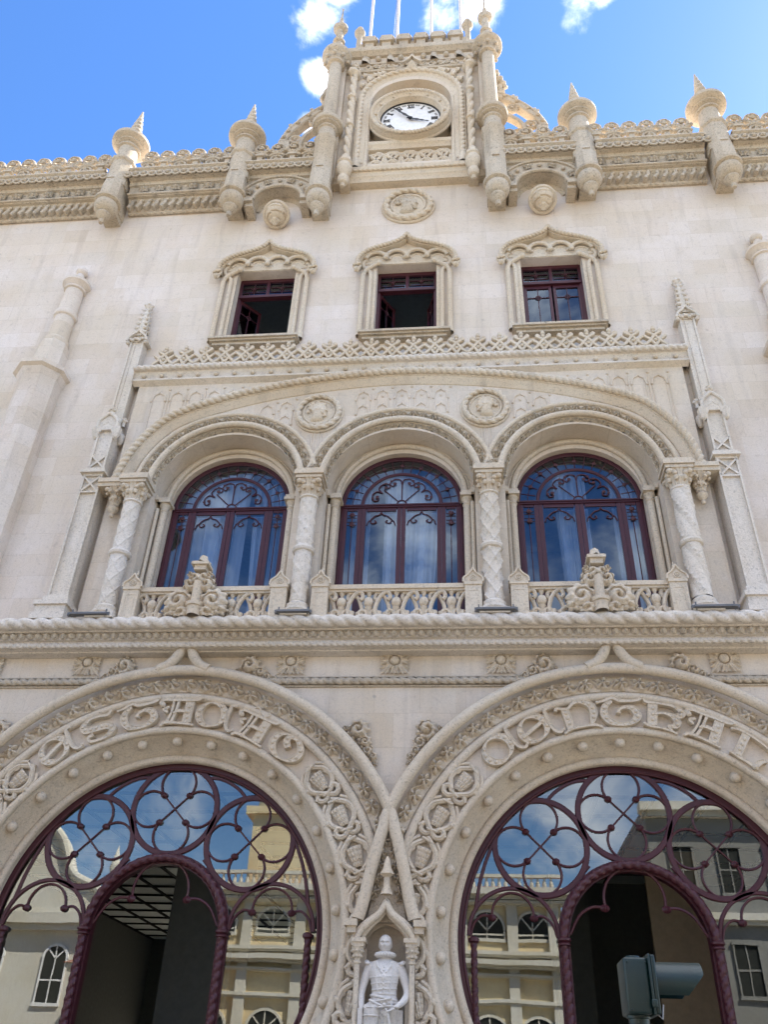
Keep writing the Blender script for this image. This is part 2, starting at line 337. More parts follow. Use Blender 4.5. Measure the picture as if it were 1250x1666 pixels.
def h_vine(p):
    def f(S,t,p=p):
        c=np.floor(S/p); u=((S/p)-c)*2-1; sg=np.where(c%2<1,1,-1)
        leaf=h_leaf(u*1.08+.1,t*.98+.06*sg,5,sg*.6)
        stem=.62*np.exp(-((t-.72*np.sin(PI*S/p+.6))/.17)**2)
        e=np.clip((1-np.abs(t))/.12,0,1)
        return np.maximum(leaf,stem)*e
    return f
def pad(mb,x,z,sx,sz,ang,y,h,fn=h_leaf,n=14,dome=.0):
    g=np.linspace(-1,1,n); u,v=np.meshgrid(g,g,indexing='ij'); H=fn(u,v); c,s_=math.cos(ang),math.sin(ang)
    X=x+u*sx*c-v*sz*s_; Z=z+u*sx*s_+v*sz*c; Y=y-h*H-dome*np.clip(1-(u*u+v*v),0,1)
    mb.grid(np.stack([X,Y,Z],-1),keep=H>.03 if fn is not h_rosette else H>0)
def h_swirl(fl,lob=9,amp=.09,tw=1.4):
    def f(u,v):
        r=np.hypot(u,v)+1e-6; th=np.arctan2(v,u*fl); e=.9*(1+amp*np.cos(lob*th+.6)); d=np.sqrt(np.clip(1-(r/e)**2,0,1)); sw=.5+.5*np.cos(th-r/.9*2*PI*tw); g=.5+.5*np.cos(lob*th+.6)
        return (d*.60+.42*sw*np.clip(d*2,0,1)**.7*np.clip(1.15-r,0,1)+.16*g*d*np.clip(r-.35,0,1)-.26*(sw<.2)*(r<.72))*(d>0)
    return f
def curl(mb,x,z,size,ang,y,flip=1,turns=1.35,w=.2,rise=.05):
    """acanthus volute: a tapered spiral tube with lobed leaves along its back"""
    t=np.linspace(0,1,46); th=ang+flip*t*turns*2*PI; r=size*(1-.82*t)**.9
    P=np.c_[x+r*np.cos(th),z+r*np.sin(th)]; W=size*w*(1-.55*t); mb.tube(P,y-rise*t-size*.05,W,8,flat=.9)
    mb.ball(x,y-rise-size*.1,z,size*.2,6)
    for k in np.linspace(0,.55,7):
        i=int(k*45); a=th[i]; rr=r[i]+size*.14; pad(mb,x+rr*math.cos(a),z+rr*math.sin(a),size*.27*(1-.4*k),size*.22*(1-.4*k),a+flip*.5,y+size*.03,size*.22,n=9)
    for k in (.25,.45,.65):
        i=int(k*45); a=th[i]+flip*.3; rr=r[i]*.55; pad(mb,x+rr*math.cos(a),z+rr*math.sin(a),size*.2,size*.15,a,y+size*.03,size*.15,n=8)
# ================================================================== setting
mb=MB(); mb.plate([(-400,-400),(400,-400),(400,400),(-400,400)],[],0,0.001); 
def flat(v): return np.stack([v[:,0],v[:,2],v[:,1]*0],-1)
mb.xf(flat); tag(mb.obj('ground','paving'),kind='structure')
mb=MB(); mb.box(-200,200,-19,-9.5,-.2,.004); tag(mb.obj('road','asphalt'),kind='structure')
mb=MB(); mb.box(-16,16,-2.6,0,-.2,.14); tag(mb.obj('pavement','paving'),kind='structure')
# ================================================================== the station
ST=thing('station_building','cream limestone station with two horseshoe portals and carved rope mouldings','building')
PC=3.42; PZ=3.45
def horseshoe(cx,r,zb=0.0,a=40,n=150):
    a=math.radians(a); A=arc(cx,PZ,r,-a,PI+a,n); return A
def hs_closed(cx,r,n=100,zb=0.15):
    A=horseshoe(cx,r,n=n); return [(A[0][0],zb)]+[tuple(p) for p in A]+[(A[-1][0],zb)]
def rect(x0,x1,z0,z1): return [(x0,z0),(x1,z0),(x1,z1),(x0,z1)]
def archhole(cx,r,zs,zb,n=40): return [(cx-r,zb),(cx+r,zb)]+[tuple(p) for p in arc(cx,zs,r,0,PI,n)]
# --- walls
mb=MB(); niche=[(-.26,.6),(.26,.6),(.26,3.4)]+[tuple(p) for p in smooth([(.26,3.4),(.18,3.5),(0,3.58),(-.18,3.5),(-.26,3.4)],4)[1:-1]]+[(-.26,3.4)]
mb.plate(rect(-16,16,0,7.96),[hs_closed(-PC,2.905),hs_closed(PC,2.905),niche],0,.1)
mb.obj('lower_wall','wall2',ST)
BAY=5.5
mb=MB(); mb.plate(rect(-16,16,7.96,20.9),[rect(-BAY,BAY,8.0,13.6)]+[rect(c-.68,c+.68,15.0,17.36) for c in(-3.25,0,3.25)],0,.45)
mb.obj('upper_wall','wall',ST)
mb=MB(); mb.plate(rect(-BAY,BAY,7.97,13.62),[archhole(c,1.38,10.86,8.0) for c in(-3.3,0,3.3)],-.18,.3); 
for s in(-1,1): mb.box(s*BAY-.001,s*BAY+.001,-.18,0,7.97,13.62)
mb.obj('arcade_wall','wall2',ST)
mb=MB(); mb.plate(rect(-BAY,BAY,7.97,13.62),[archhole(c,1.165,10.87,8.0) for c in(-3.3,0,3.3)],.3,.8); mb.obj('arcade_back_wall','wall2',ST)
# shell of the building behind the facade, so that nothing is hollow
mb=MB()
for x in(-16,16): mb.box(x-.15,x+.15,.45,20,0,20.8)
mb.box(-16.2,16.2,20,20.3,2.5,20.8); mb.box(-16,16,.02,20,20.55,20.8)  # rear wall left open at its foot, out of view, to daylight the hall
mb.obj('rear_wall','wall',ST)
# interior hall
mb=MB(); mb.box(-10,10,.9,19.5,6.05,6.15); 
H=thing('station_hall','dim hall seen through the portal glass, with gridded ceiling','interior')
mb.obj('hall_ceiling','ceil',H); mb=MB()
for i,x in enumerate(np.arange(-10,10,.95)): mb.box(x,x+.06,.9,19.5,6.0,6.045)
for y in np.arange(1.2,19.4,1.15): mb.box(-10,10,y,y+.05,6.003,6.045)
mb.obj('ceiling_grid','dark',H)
mb=MB(); mb.box(-10,10,19.4,19.5,2.5,6.1); mb.box(-10.1,-10,.9,19.5,.1,6.1); mb.box(10,10.1,.9,19.5,.1,6.1); mb.box(-.15,.15,1.2,19.5,.1,6.0); mb.box(.9,10,9,9.2,.1,6.0); mb.obj('hall_wall','hall',H)  # hall end wall raised likewise so the unseen opening lights the ceiling
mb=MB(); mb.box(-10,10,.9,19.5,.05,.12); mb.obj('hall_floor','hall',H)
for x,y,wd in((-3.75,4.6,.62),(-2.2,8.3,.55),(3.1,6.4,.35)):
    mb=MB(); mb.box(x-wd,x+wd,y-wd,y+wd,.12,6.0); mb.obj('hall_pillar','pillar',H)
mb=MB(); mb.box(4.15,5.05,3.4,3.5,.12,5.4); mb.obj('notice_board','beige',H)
for x,y,nm in((-5.6,9,'nearer'),(-5.0,9.6,'farther')):
    mb=MB(); mb.box(x-.16,x+.16,y-.03,y+.03,5.96,6.0); 
    e=bpy.data.materials.get('lamp_glow')
    if not e:
        e=bpy.data.materials.new('lamp_glow'); e.use_nodes=True; e.node_tree.nodes['Principled BSDF'].inputs['Emission Color'].default_value=(1,.95,.8,1); e.node_tree.nodes['Principled BSDF'].inputs['Emission Strength'].default_value=6
    tag(mb.obj('ceiling_light',e),nm+' of two small glowing strip lights on the hall ceiling behind the left portal','lamp','strip lights in the hall')
# rooms behind the upper floors
RM=thing('upper_rooms','dark rooms behind the upper windows','interior')
mb=MB()
for z0,z1,d in((8.0,13.5,5.5),(14.7,19.0,4.5)):
    for x0,x1 in((-5.2,-1.7),(-1.6,1.6),(1.7,5.2)):
        y0=.85 if z0<10 else .5
        mb.box(x0,x1,y0+d,y0+d+.05,z0,z1); mb.box(x0,x0+.04,y0,y0+d,z0,z1); mb.box(x1-.04,x1,y0,y0+d,z0,z1); mb.box(x0,x1,y0,y0+d,z0-.05,z0); mb.box(x0,x1,y0,y0+d,z1,z1+.05)
mb.obj('room_wall','room',RM)
# --- crossing pipes: clip line
PIPZ=[0,1.0,3.5,3.62,4.17,4.65,5.0,5.12]; PIPX=[.42,.42,.38,.33,.245,.155,.075,.0]
def clipside(s):
    return lambda X,Z:(s*X>np.interp(Z,PIPZ,PIPX))
# ================================================================== lettering
def EL(cx,cz,rx,rz,n=40,a0=0,a1=2*PI):
    t=np.linspace(a0,a1,n,endpoint=abs(a1-a0)<6.2); return np.c_[cx+rx*np.cos(t),cz+rz*np.sin(t)]
RING=('ring',.40,.5,.37,.45)
HOOK=[([(.98,1.0),(.88,.98),(.86,.85),(.86,.5),(.92,.18),(1.05,.05),(1.16,.12)],[.05,.06,.09,.09,.08,.06,.05],0)]
ASTR=[([(.76,.9),(.76,.08)],[.2,.2],1),([(.43,.92),(.38,.5),(.28,.06)],[.06,.06,.07],0),([(.29,.92),(.26,.5),(.14,.06)],[.05,.05,.06],0),
 ([(-.02,.78),(-.08,.9),(.04,.98),(.3,.95),(.8,.96),(1.0,.99),(1.08,1.06)],[.1,.09,.07,.06,.07,.06,.03],0),([(-.03,-.02),(.1,.08),(.5,.05),(.8,.03),(.98,.0)],[.05,.07,.05,.06,.03],0),
 ([(.34,.44),(.45,.52),(.7,.5)],[.05,.08,.06],0),([(.14,.66),(.05,.58),(.12,.48)],[.05,.1,.05],0)]
GLY={
'E':[RING,([(.08,.38),(.70,.62)],[.075,.075],0)]+HOOK,
'C':[RING]+HOOK,
'O':[('ring',.5,.5,.43,.45),([(.62,.93),(.42,.88),(.40,.68),(.54,.52)],[.05,.12,.15,.14],1)],
'S':[([(.93,1.0),(.8,.86),(.55,.92),(.3,.92),(.1,.75),(.16,.56),(.45,.5),(.75,.44),(.88,.28),(.75,.08),(.5,-.0),(.2,.08),(.16,.25),(.32,.3)],[.05,.07,.06,.06,.14,.17,.17,.17,.15,.1,.06,.07,.06,.09],1)],
'T':[([(.3,.88),(.1,.7),(.04,.42),(.16,.14),(.45,.02),(.78,.1),(.96,.34),(.86,.6),(.66,.66),(.48,.56),(.44,.42)],[.06,.13,.17,.14,.08,.1,.17,.15,.08,.05,.1],1),([(-.1,.86),(.1,.9),(.32,1.02),(.5,.9),(.8,.9),(1.0,.97),(1.08,1.08)],[.04,.06,.1,.08,.06,.07,.08],0)],
'A':ASTR,
'N':[([(.2,.85),(.2,.06)],[.17,.17],1),([(-.04,.8),(.0,.9),(.12,.84),(.28,.8),(.45,.96),(.65,.96),(.86,.78),(.9,.5),(.84,.25),(.78,.1)],[.08,.05,.06,.05,.07,.1,.16,.17,.12,.05],1),([(.0,-.04),(.2,.05),(.55,.06),(.85,.05),(1.02,-.04)],[.03,.06,.05,.07,.03],0)],
'R':[([(.25,.9),(.25,.08)],[.2,.2],1),([(.0,1.02),(.1,.92),(.4,.92),(.75,.92),(.98,.76),(.9,.6),(.7,.58)],[.03,.07,.05,.07,.15,.13,.04],1),([(.3,.5),(.5,.58),(.72,.55),(.9,.36),(.84,.2),(.68,.14),(.78,.02)],[.05,.05,.08,.16,.13,.05,.05],1),([(.04,.1),(.2,.03),(.5,.02),(.8,-.02),(.9,-.06)],[.05,.05,.04,.05,.03],0)],
'L':[([(.3,.92),(.3,.08)],[.17,.17],1),([(-.05,.86),(.1,.94),(.4,.94),(.7,.9),(1.0,.82)],[.04,.05,.05,.05,.03],0),([(.12,.04),(.4,.03),(.7,.02),(.9,.0)],[.04,.07,.07,.06],0),([(1.02,.42),(.92,.34),(.86,.2),(.84,.02)],[.04,.09,.12,.1],0)]}
def letter(ch,cx,ang,wid,parent,hh=.425,R=3.125):
    mb=MB(); c=math.cos(ang); s_=math.sin(ang)
    def mp(P):
        P=np.asarray(P); u=(P[:,0]-.5)*wid; v=(P[:,1]-.5)*hh; a=ang-u/R; rr=R+v
        return np.c_[cx+rr*np.cos(a),PZ+rr*np.sin(a)]
    k=0
    for g in GLY[ch]:
        k+=1; th=.115+.0021*k
        if g[0]=='ring':
            P=EL(*g[1:]); t=np.linspace(0,2*PI,len(P),endpoint=False); w=(.03+.125*np.abs(np.cos(t-.3))**1.2)*.74
            mb.rimmed(mp(P),w,-th,0,closed=True); Q=P; bead=1; wd=w
            P0=mp(P); idx=[i for i in range(len(P)) if w[i]>.036]; step=.062
        else:
            pts,ws,bead=g; P=smooth(pts,8); wd=np.interp(np.linspace(0,1,len(P)),np.linspace(0,1,len(ws)),ws)*.72
            P0=mp(P); mb.rimmed(P0,wd,-th,0)
            if not bead:
                for q,ww in((P0[0],wd[0]),(P0[-1],wd[-1])):
                    if ww>.019: mb.ball(q[0],-th*.85,q[1],max(.026,ww*.62),5)
        if bead:
            acc=0
            for i in range(len(P0)):
                if i: acc+=math.dist(P0[i],P0[i-1])
                if acc>.072 and wd[i]>.062: acc=0; mb.sphere((P0[i][0],-th+.012,P0[i][1]),min(.030,wd[i]*.30),5,sy=.9)
    o=mb.obj('letter','carve',parent)
    o['label']='carved letter '+ch+' with raised beads'
    return o
# ================================================================== portals
def motif(mb,cx,ang,dang,side,fl):
    Rm=3.12; hb=.42
    def mp(P):
        P=np.asarray(P,float); a=ang+side*P[:,0]*dang; rr=Rm+P[:,1]*hb*fl; return np.c_[cx+side*0+rr*np.cos(a),PZ+rr*np.sin(a)]
    cl=clipside(1 if cx>0 else -1)
    big=[(-.5,-.05),(-.38,.16),(-.18,.42),(.1,.44),(.3,.2),(.42,-.02),(.5,-.18),(.46,-.36),(.34,-.4),(.27,-.28),(.33,-.16)]
    for k in(1,-1):
        P=smooth([(a,b*k) for a,b in big],7); mb.tube(mp(P),-.06-.008*k,.040,8,clip=cl)
        mb.tube(mp(P),-.098-.008*k,.010,5,clip=cl)
    for a,b in((.36,0),(-.44,0)):
        mb.rope(mp(line((a,-.2),(a+.04,.2),step=.03)),-.1,.02,.05,m=8,k=2,clip=cl)
    # pierced basket between the strands
    Q=mp([(-.24,-.3),(.26,-.16),(.26,.16),(-.24,.3)])
    V=np.array([[q[0],-.05,q[1]] for q in Q]); c=V.mean(0); 
    G=np.zeros((13,11,3)); H=np.zeros((13,11))
    for i in range(13):
        for j in range(11):
            u=i/12;v=j/10; p=(1-u)*((1-v)*V[0]+v*V[3])+u*((1-v)*V[1]+v*V[2]); h=.05*math.sin(PI*v)+(.014 if (i%3 and j%2) else -.01); G[i,j]=p-[0,h,0]
    mb.grid(G,keep=cl(G[...,0],G[...,2]))
    for b in(-1,1):
        Lp=smooth([(-.46,.30*b),(-.30,.50*b),(-.14,.52*b),(-.06,.44*b),(-.14,.36*b),(-.24,.38*b)],6); mb.tube(mp(Lp),-.05,.026,7,clip=cl)
        mb.rope(mp(line((.30,.34*b),(.40,.50*b),step=.02)),-.08,.022,.05,m=8,k=2,clip=cl)
        q=mp([(.02,.52*b),(.12,.36*b)]); 
        for t in q[:1]:
            if cl(t[0],t[1]): mb.sphere((t[0],-.035,t[1]),.065,10,mod=lambda a,b:1+.16*np.sin(8*a)*np.sin(7*b))
def portal(s,word):
    cx=s*PC; cl=clipside(s)
    base=MB(); A=horseshoe(cx,1.0)  # unit
    def HP(r,n=260): 
        A=horseshoe(cx,r,n=n,a=40); e=A[-1]; b=A[0]; zs=np.linspace(.15,b[1],20)[:-1]
        return np.vstack([np.c_[np.full(19,b[0]),zs],A,np.c_[np.full(19,e[0]),zs[::-1]]])
    P=HP(2.9)       # travel direction is counter-clockwise, left of travel = inward (towards the centre)
    prof=[(2.9-r,b) for r,b in((3.72,-.03),(3.70,.04),(3.58,.04),(3.455,.04),(3.45,.0),(3.38,-.02))]; prof2=[(2.9-r,b) for r,b in((2.925,-.01),(2.915,.0),(2.80,-.02),(2.79,-.045),(2.60,-.38),(2.575,-.40),(2.57,-.43),(2.50,-.44),(2.49,-.50),(2.49,-.85))]
    # note: the ground of the letter band sits just proud of the wall
    prof2=[(a,b+.006) for a,b in prof2]
    base.molding(P,0,prof,clip=cl); base.molding(P,0,prof2)
    base.tube(HP(3.385),-.035,.068,14,clip=cl)
    base.tube(HP(2.855),-.02,.062,14)
    base.tube(HP(2.535),.40,.06,12)
    # outer pipe: horseshoe, then the leg down to the niche canopy
    a=math.radians(25.4)
    left=arc(0,PZ,3.79,a,PI+math.radians(30),150)
    leg=smooth([(0.01,5.02),(-.035,4.8),(-.09,4.62),(-.2,4.17),(-.27,3.85),(-.335,3.62)],8)[::-1] # in left-portal coords (x<0 side)
    pl=[(x+(-PC)+0,z) for x,z in left]; full=np.vstack([leg[:-3]-[.045,0],pl]) 
    if s>0: full=full*[-1,1]; 
    base.tube(resample(full,.05),-.19,.085,16,flat=1.0)
    # ogee horns at the crown
    for k in(-1,1):
        H=smooth([(cx+k*.42,7.24),(cx+k*.24,7.34),(cx+k*.10,7.54),(cx+k*.015,7.80)],8); base.tube(H,-.22,np.interp(np.linspace(0,1,len(H)),[0,.6,1],[.08,.085,.045]),12)
    po=base.obj('portal_arch','pale' if 0 else 'carve',ST)
    po['label']='horseshoe arch with the word ESTACAO' if s<0 else 'horseshoe arch with the word CENTRAL'
    mb=MB(); mb.strip(HP(3.58,900),-.055,-.115,.115,lambda S,t:.12*h_vine(.27)(S,t),m=17,clip=cl); mb.obj('leaf_band','carve',po)
    mb=MB()
    for k in range(7):
        d=11.2
        for side,th0 in((-1,41.0),(1,139.0)):
            motif(mb,cx,math.radians(th0+side*k*d),math.radians(d)*.94,side,1 if k%2 else -1)
    mb.obj('knotwork','carve',po)
    for k in range(17):
        for side in((1,) if k==0 else (-1,1)):
            a_=PI/2+side*math.radians(11.87)*k
            if a_<-.6 or a_>PI+.6: continue
            b=MB(); b.sphere((cx+2.715*math.cos(a_),.115,PZ+2.715*math.sin(a_)),.080,9); b.obj('boss','carve',po)
    angs=dict(zip(range(7),[126.0,113.6,101.6,89.5,78.8,66.2,54.8] if s<0 else [124.8,113.2,101,89.4,78.2,66.4,54.9]))
    wid={'E':.56,'S':.56,'T':.54,'A':.54,'C':.57,'O':.56,'N':.58,'R':.57,'L':.56}
    for i,ch in enumerate(word): letter(ch,cx,math.radians(angs[i]),wid[ch],po)
    if s<0:     # tilde over the second A, carved on the moulding
        mb=MB(); a0=math.radians(66); T=smooth([(-.16,.03),(-.1,.06),(-.03,.0),(.06,-.04),(.12,.02),(.08,.05)],6); P=np.c_[cx+(3.385+T[:,1])*np.cos(a0-T[:,0]/3.385),PZ+(3.385+T[:,1])*np.sin(a0-T[:,0]/3.385)]
        mb.tube(P,-.1,.016,8); mb.obj('tilde','carve',po)
    # crockets along the back of the pipe
    for sgn in(-1,1):
        for th,sz in((60,.17),(30.5,.17)) if 0 else ((44.5,.19),(75,.17)):
            a_=math.radians(th if sgn>0 else 180-th)
            mb=MB(); r=3.87+sz; x,z=cx+r*math.cos(a_),PZ+r*math.sin(a_)
            if abs(x)>8: continue
            td=a_-sgn*PI/2   # tangent pointing down the arch
            R0=3.88
            for dist,rad,up_,lob in((0,.205,.17,9),(.20,.12,.13,7),(.33,.10,.085,6),(.45,.085,.085,6),(.55,.055,.05,5),(-.16,.07,.05,5)):
                q=a_-sgn*dist/R0; rr=R0+up_; pad(mb,cx+rr*math.cos(q),PZ+rr*math.sin(q),rad,rad*.92,q,-.02-.012*lob%1*0,.16*rad/.2+.03,fn=h_swirl(sgn if dist!=.33 else -sgn,lob,.13),n=44 if rad>.1 else 26)
            mb.obj('crocket','carve',po)
    # ---------------- iron and glass
    W=MB(); yf,yb=.50,.62
    W.ribbon(HP(2.455),.10,yf,yb,bev=.015)
    W.tube(HP(2.40),.5,.022,8)
    o=W.obj('portal_window','maroon',ST)
    T=MB()
    def C(x,z,r,w=.085,a0=0,a1=2*PI,y=.515,th=.07):
        cl_=abs(a1-a0)>6.2; P=EL(cx+x,z,r,r,max(16,int(r*90)),a0,a1); T.ribbon(P,w,y,y+th,closed=cl_,bev=.012)
    def B(pts,r=.017,y=.53): T.tube(np.array([(cx+a,b) for a,b in pts]),y,r,7)
    def K(x,z,r=.045):
        T.sphere((cx+x,.515,z),r,6,mod=lambda a,b:1+.22*np.cos(4*b)*np.sin(a)**2)
    for x,z in((0,5.24),(-1.25,4.755),(1.25,4.755)):
        C(x,z,.665); q=.205
        for dx,dz in((0,1),(1,0),(0,-1),(-1,0)):
            a=math.atan2(dz,dx); cc=.385; rr=math.hypot(cc-q,q); ha=math.atan2(q,q-cc)
            P=[(x+cc*math.cos(a)+rr*math.cos(a+t),z+cc*math.sin(a)+rr*math.sin(a+t)) for t in np.linspace(-ha,ha,26)]; B(P,.018)
        for dx in(-1,1):
            B([(x-q*dx,z-q),(x,z),(x+q*dx,z+q)],.013)
            for dz in(-1,1): K(x+q*dx,z+q*dz)
    for k in(-1,1):
        for pts in([(-.42,5.72),(-.62,5.72),(-.80,5.66),(-.99,5.54),(-1.14,5.38)],[(-1.70,5.18),(-1.86,4.94),(-2.02,4.62),(-2.14,4.28),(-2.22,3.9)],[(-.58,4.5),(-.75,4.32)],[(-1.25,5.42),(-1.34,5.5),(-1.44,5.46)]):
            T.ribbon(smooth([(cx+k*a,b) for a,b in pts],8),.05,.52,.59,bev=.01)
    # side lights: arches with cusps
    for k in(-1,1):
        xc=k*1.70
        P=[(xc+.62*math.cos(t),3.56+.62*math.sin(t)) for t in np.linspace(0,PI,40)]; T.ribbon(np.array([(cx+a,b) for a,b in P]),.055,.515,.585,bev=.01)
        P=[(xc+.29*math.cos(t),3.83+.29*math.sin(t)) for t in np.linspace(-.1,PI+.1,26)]; B(P,.018)
        for j in(-1,1):
            B(smooth([(xc+j*.29,3.8),(xc+j*.42,3.82),(xc+j*.54,3.72),(xc+j*.6,3.55)],6),.018); K(xc+j*.29,3.79,.048)
    # doorway arch with rope
    dz=3.49; da=np.array([(cx+1.02*math.cos(t),dz+1.02*math.sin(t)) for t in np.linspace(0,PI,140)])
    T.obj('tracery','maroon',o)
    D=MB(); D.rope(da,.47,.062,.13,k=3,m=12)
    D.ribbon(da,.16,.52,.66)
    for k in(-1,1):
        D.rope(line((cx+k*1.02,.2),(cx+k*1.02,dz),step=.012),.47,.058,.13,k=3,m=12); D.box(cx+k*1.02-.08,cx+k*1.02+.08,.52,.66,.15,dz)
        D.lathe(cx+k*1.02,.47,[(.05,dz-.05),(.085,dz-.035),(.085,dz-.02),(.065,dz),(.095,dz+.02),(.095,dz+.045),(.06,dz+.06)],14)
        xx=cx+k*2.255
        D.rope(line((xx,.2),(xx,dz),step=.012),.5,.045,.11,k=3,m=10); D.lathe(xx,.5,[(.045,dz-.03),(.075,dz-.01),(.075,dz+.03),(.045,dz+.05)],12)
    P=[(.42*math.cos(t),4.06+.42*math.sin(t)) for t in np.linspace(-.25,PI+.25,30)]; D.tube(np.array([(cx+a,b) for a,b in P]),.53,.02,7)
    for j in(-1,1):
        D.tube(smooth([(cx+j*.42,3.95),(cx+j*.6,3.95),(cx+j*.78,3.84),(cx+j*.93,3.6)],6),.53,.02,7); D.sphere((cx+j*.42,.52,3.94),.052,6,mod=lambda a,b:1+.25*np.cos(4*b)*np.sin(a)**2)
    D.obj('door_arch','maroon',o)
    g=MB(); hol=[(cx-1.0,.3),(cx+1.0,.3)]+[tuple(p) for p in arc(cx,dz,1.0,0,PI,40)]
    out=hs_closed(cx,2.42); g.plate(out,[hol],.545,.549); g.obj('glass_pane','glass',o,smooth=False)
portal(-1,'ESTACAO'); portal(1,'CENTRAL')
# ================================================================== niche between the portals
mb=MB(); out=[(-.33,.5),(.33,.5),(.33,3.55)]+[tuple(p) for p in smooth([(.33,3.55),(.16,3.68),(0,3.74),(-.16,3.68),(-.33,3.55)],4)[1:-1]]+[(-.33,3.55)]
# back of the niche: a shallow curved recess
nb=MB(); t=np.linspace(-PI/2,PI/2,14); G=np.array([[(.27*math.sin(a),.02+.24*math.cos(a),z) for a in t] for z in(.6,3.42)]); nb.grid(G)
G=np.array([[(.27*math.sin(a)*math.cos(b),.02+.24*math.cos(a)*math.cos(b),3.42+.19*math.sin(b)) for a in t] for b in np.linspace(0,PI/2,8)]); nb.grid(G)
no=nb.obj('niche','wall2',ST)
mb=MB(); og=lambda k,e:smooth([(-k,3.3),(-k+.005,3.42),(-k*.62,3.55+e*.4),(-.09,3.63+e),(0,3.74+e*1.6)],8)
for k,e,r,y in((.30,0,.035,-.2),(.36,.04,.04,-.26),(.42,.07,.035,-.22)):
    L_=og(k,e); mb.tube(np.vstack([L_,L_[::-1][1:]*[-1,1]]),y,r,10)
L_=og(.30,0); R_=og(.44,.09); poly=np.vstack([L_,L_[::-1][1:]*[-1,1]]); poly2=np.vstack([R_,R_[::-1][1:]*[-1,1]])
G=np.stack([np.c_[poly[:,0],np.full(len(poly),-.2),poly[:,1]],np.c_[poly2[:,0],np.full(len(poly2),-.24),poly2[:,1]],np.c_[poly2[:,0],np.full(len(poly2),-.0),poly2[:,1]]],1); mb.grid(G)
G=np.stack([np.c_[poly[:,0],np.full(len(poly),-.2),poly[:,1]],np.c_[poly[:,0],np.full(len(poly),.02),poly[:,1]]],1); mb.grid(G)
for s in(-1,1):
    mb.box(s*.46-.085,s*.46+.085,-.34,0,3.52,3.6); mb.box(s*.45-.06,s*.45+.06,-.30,0,3.44,3.52); mb.box(s*.34-.09,s*.34+.09,-.32,0,3.33,3.38); mb.box(s*.35-.075,s*.35+.075,-.3,0,3.28,3.33)
mb.lathe(0,-.24,[(0,4.42),(.03,4.38),(.06,4.25),(.10,4.18),(.04,4.14),(.045,4.02),(.085,3.92)],6)
mb.obj('canopy','carve',no)
for s in(-1,1):
    mb=MB(); x=s*.36
    mb.lathe(x,-.22,[(.035,.9),(.035,3.08),(.05,3.09),(.05,3.11),(.036,3.12),(.045,3.16),(.075,3.24),(.085,3.28)],14,sub=None)
    for a in range(8):
        th=a*PI/4
        for zz,rr in((3.17,.05),(3.23,.07)): mb.sphere((x+rr*math.cos(th),-.22+rr*math.sin(th),zz),.022,4)
    mb.obj('colonnette','carve',no)
mb=MB()
for s in(-1,1):
    P=smooth([(s*.035,4.72),(s*.09,4.45),(s*.14,4.15),(s*.19,3.86)],8); P=resample(P,.012)
    mb.strip(P,-.105,-.075,.075,lambda S,t:.11*h_vine(.17)(S,t),m=11)
for z in(4.75,4.62): pad(mb,0,z,.07,.05,PI/2,-.1,.06)
G=[(-.3,3.6),(.3,3.6),(0,5.0)]; mb.poly3([(-.27,3.6),(.27,3.6),(.0,5.0)],(-.1,.0)); mb.obj('leaf_panel','old',no)
# ================================================================== string band with rosettes
mb=MB()
cl=lambda X,Z:(np.hypot(X-PC,Z-PZ)>3.86)&(np.hypot(X+PC,Z-PZ)>3.86)
P=line((-12,7.10),(12,7.10),step=.012)
mb.rope(P,-.06,.055,.14,k=3,m=12,clip=cl); mb.molding(P[::8],0,[(.085,.0),(.085,.05),(.065,.06),(.06,.0)],clip=cl); mb.molding(P[::8],0,[(-.06,.0),(-.065,.04),(-.085,.03),(-.085,.0)],clip=cl)
mb.obj('rope_string','old',ST)
ro=MB(); pad(ro,0,0,.25,.25,0,.0,.095,fn=h_rosette,n=60); rosette=ro.obj('rosette','carve',ST); rosette.location=(0,0,7.46)
for x in(-6.85,-5.15,-1.70,1.70,5.15,6.85):
    r2=rosette.copy(); COL.objects.link(r2); r2.location=(x,0,7.46); r2.parent=ST
# ================================================================== balcony ledge
mb=MB(); P=line((-12,7.92),(12,7.92),step=.014)
mb.rope(P,-.55,.10,.27,k=3,m=16,depth=.24)
Pc=P[::10]; mb.molding(Pc,0,[(.07,-.8),(.075,.5),(.05,.56),(-.06,.56),(-.09,.47),(-.11,.46),(-.11,.40),(-.21,.38),(-.225,.33),(-.24,.33),(-.33,.27),(-.34,.2),(-.36,.19),(-.37,.0)])
mb.rope(line((-12,7.63),(12,7.63),step=.01),-.32,.048,.11,k=2,m=10,depth=.25)
lo=mb.obj('balcony_ledge','pale',ST)
mb=MB()
for x in np.arange(-8.4,8.4,.145): mb.sphere((x,-.40,7.765),.062,5,mod=lambda a,b:1+.12*np.cos(4*b))
mb.obj('bead_row','old',lo)
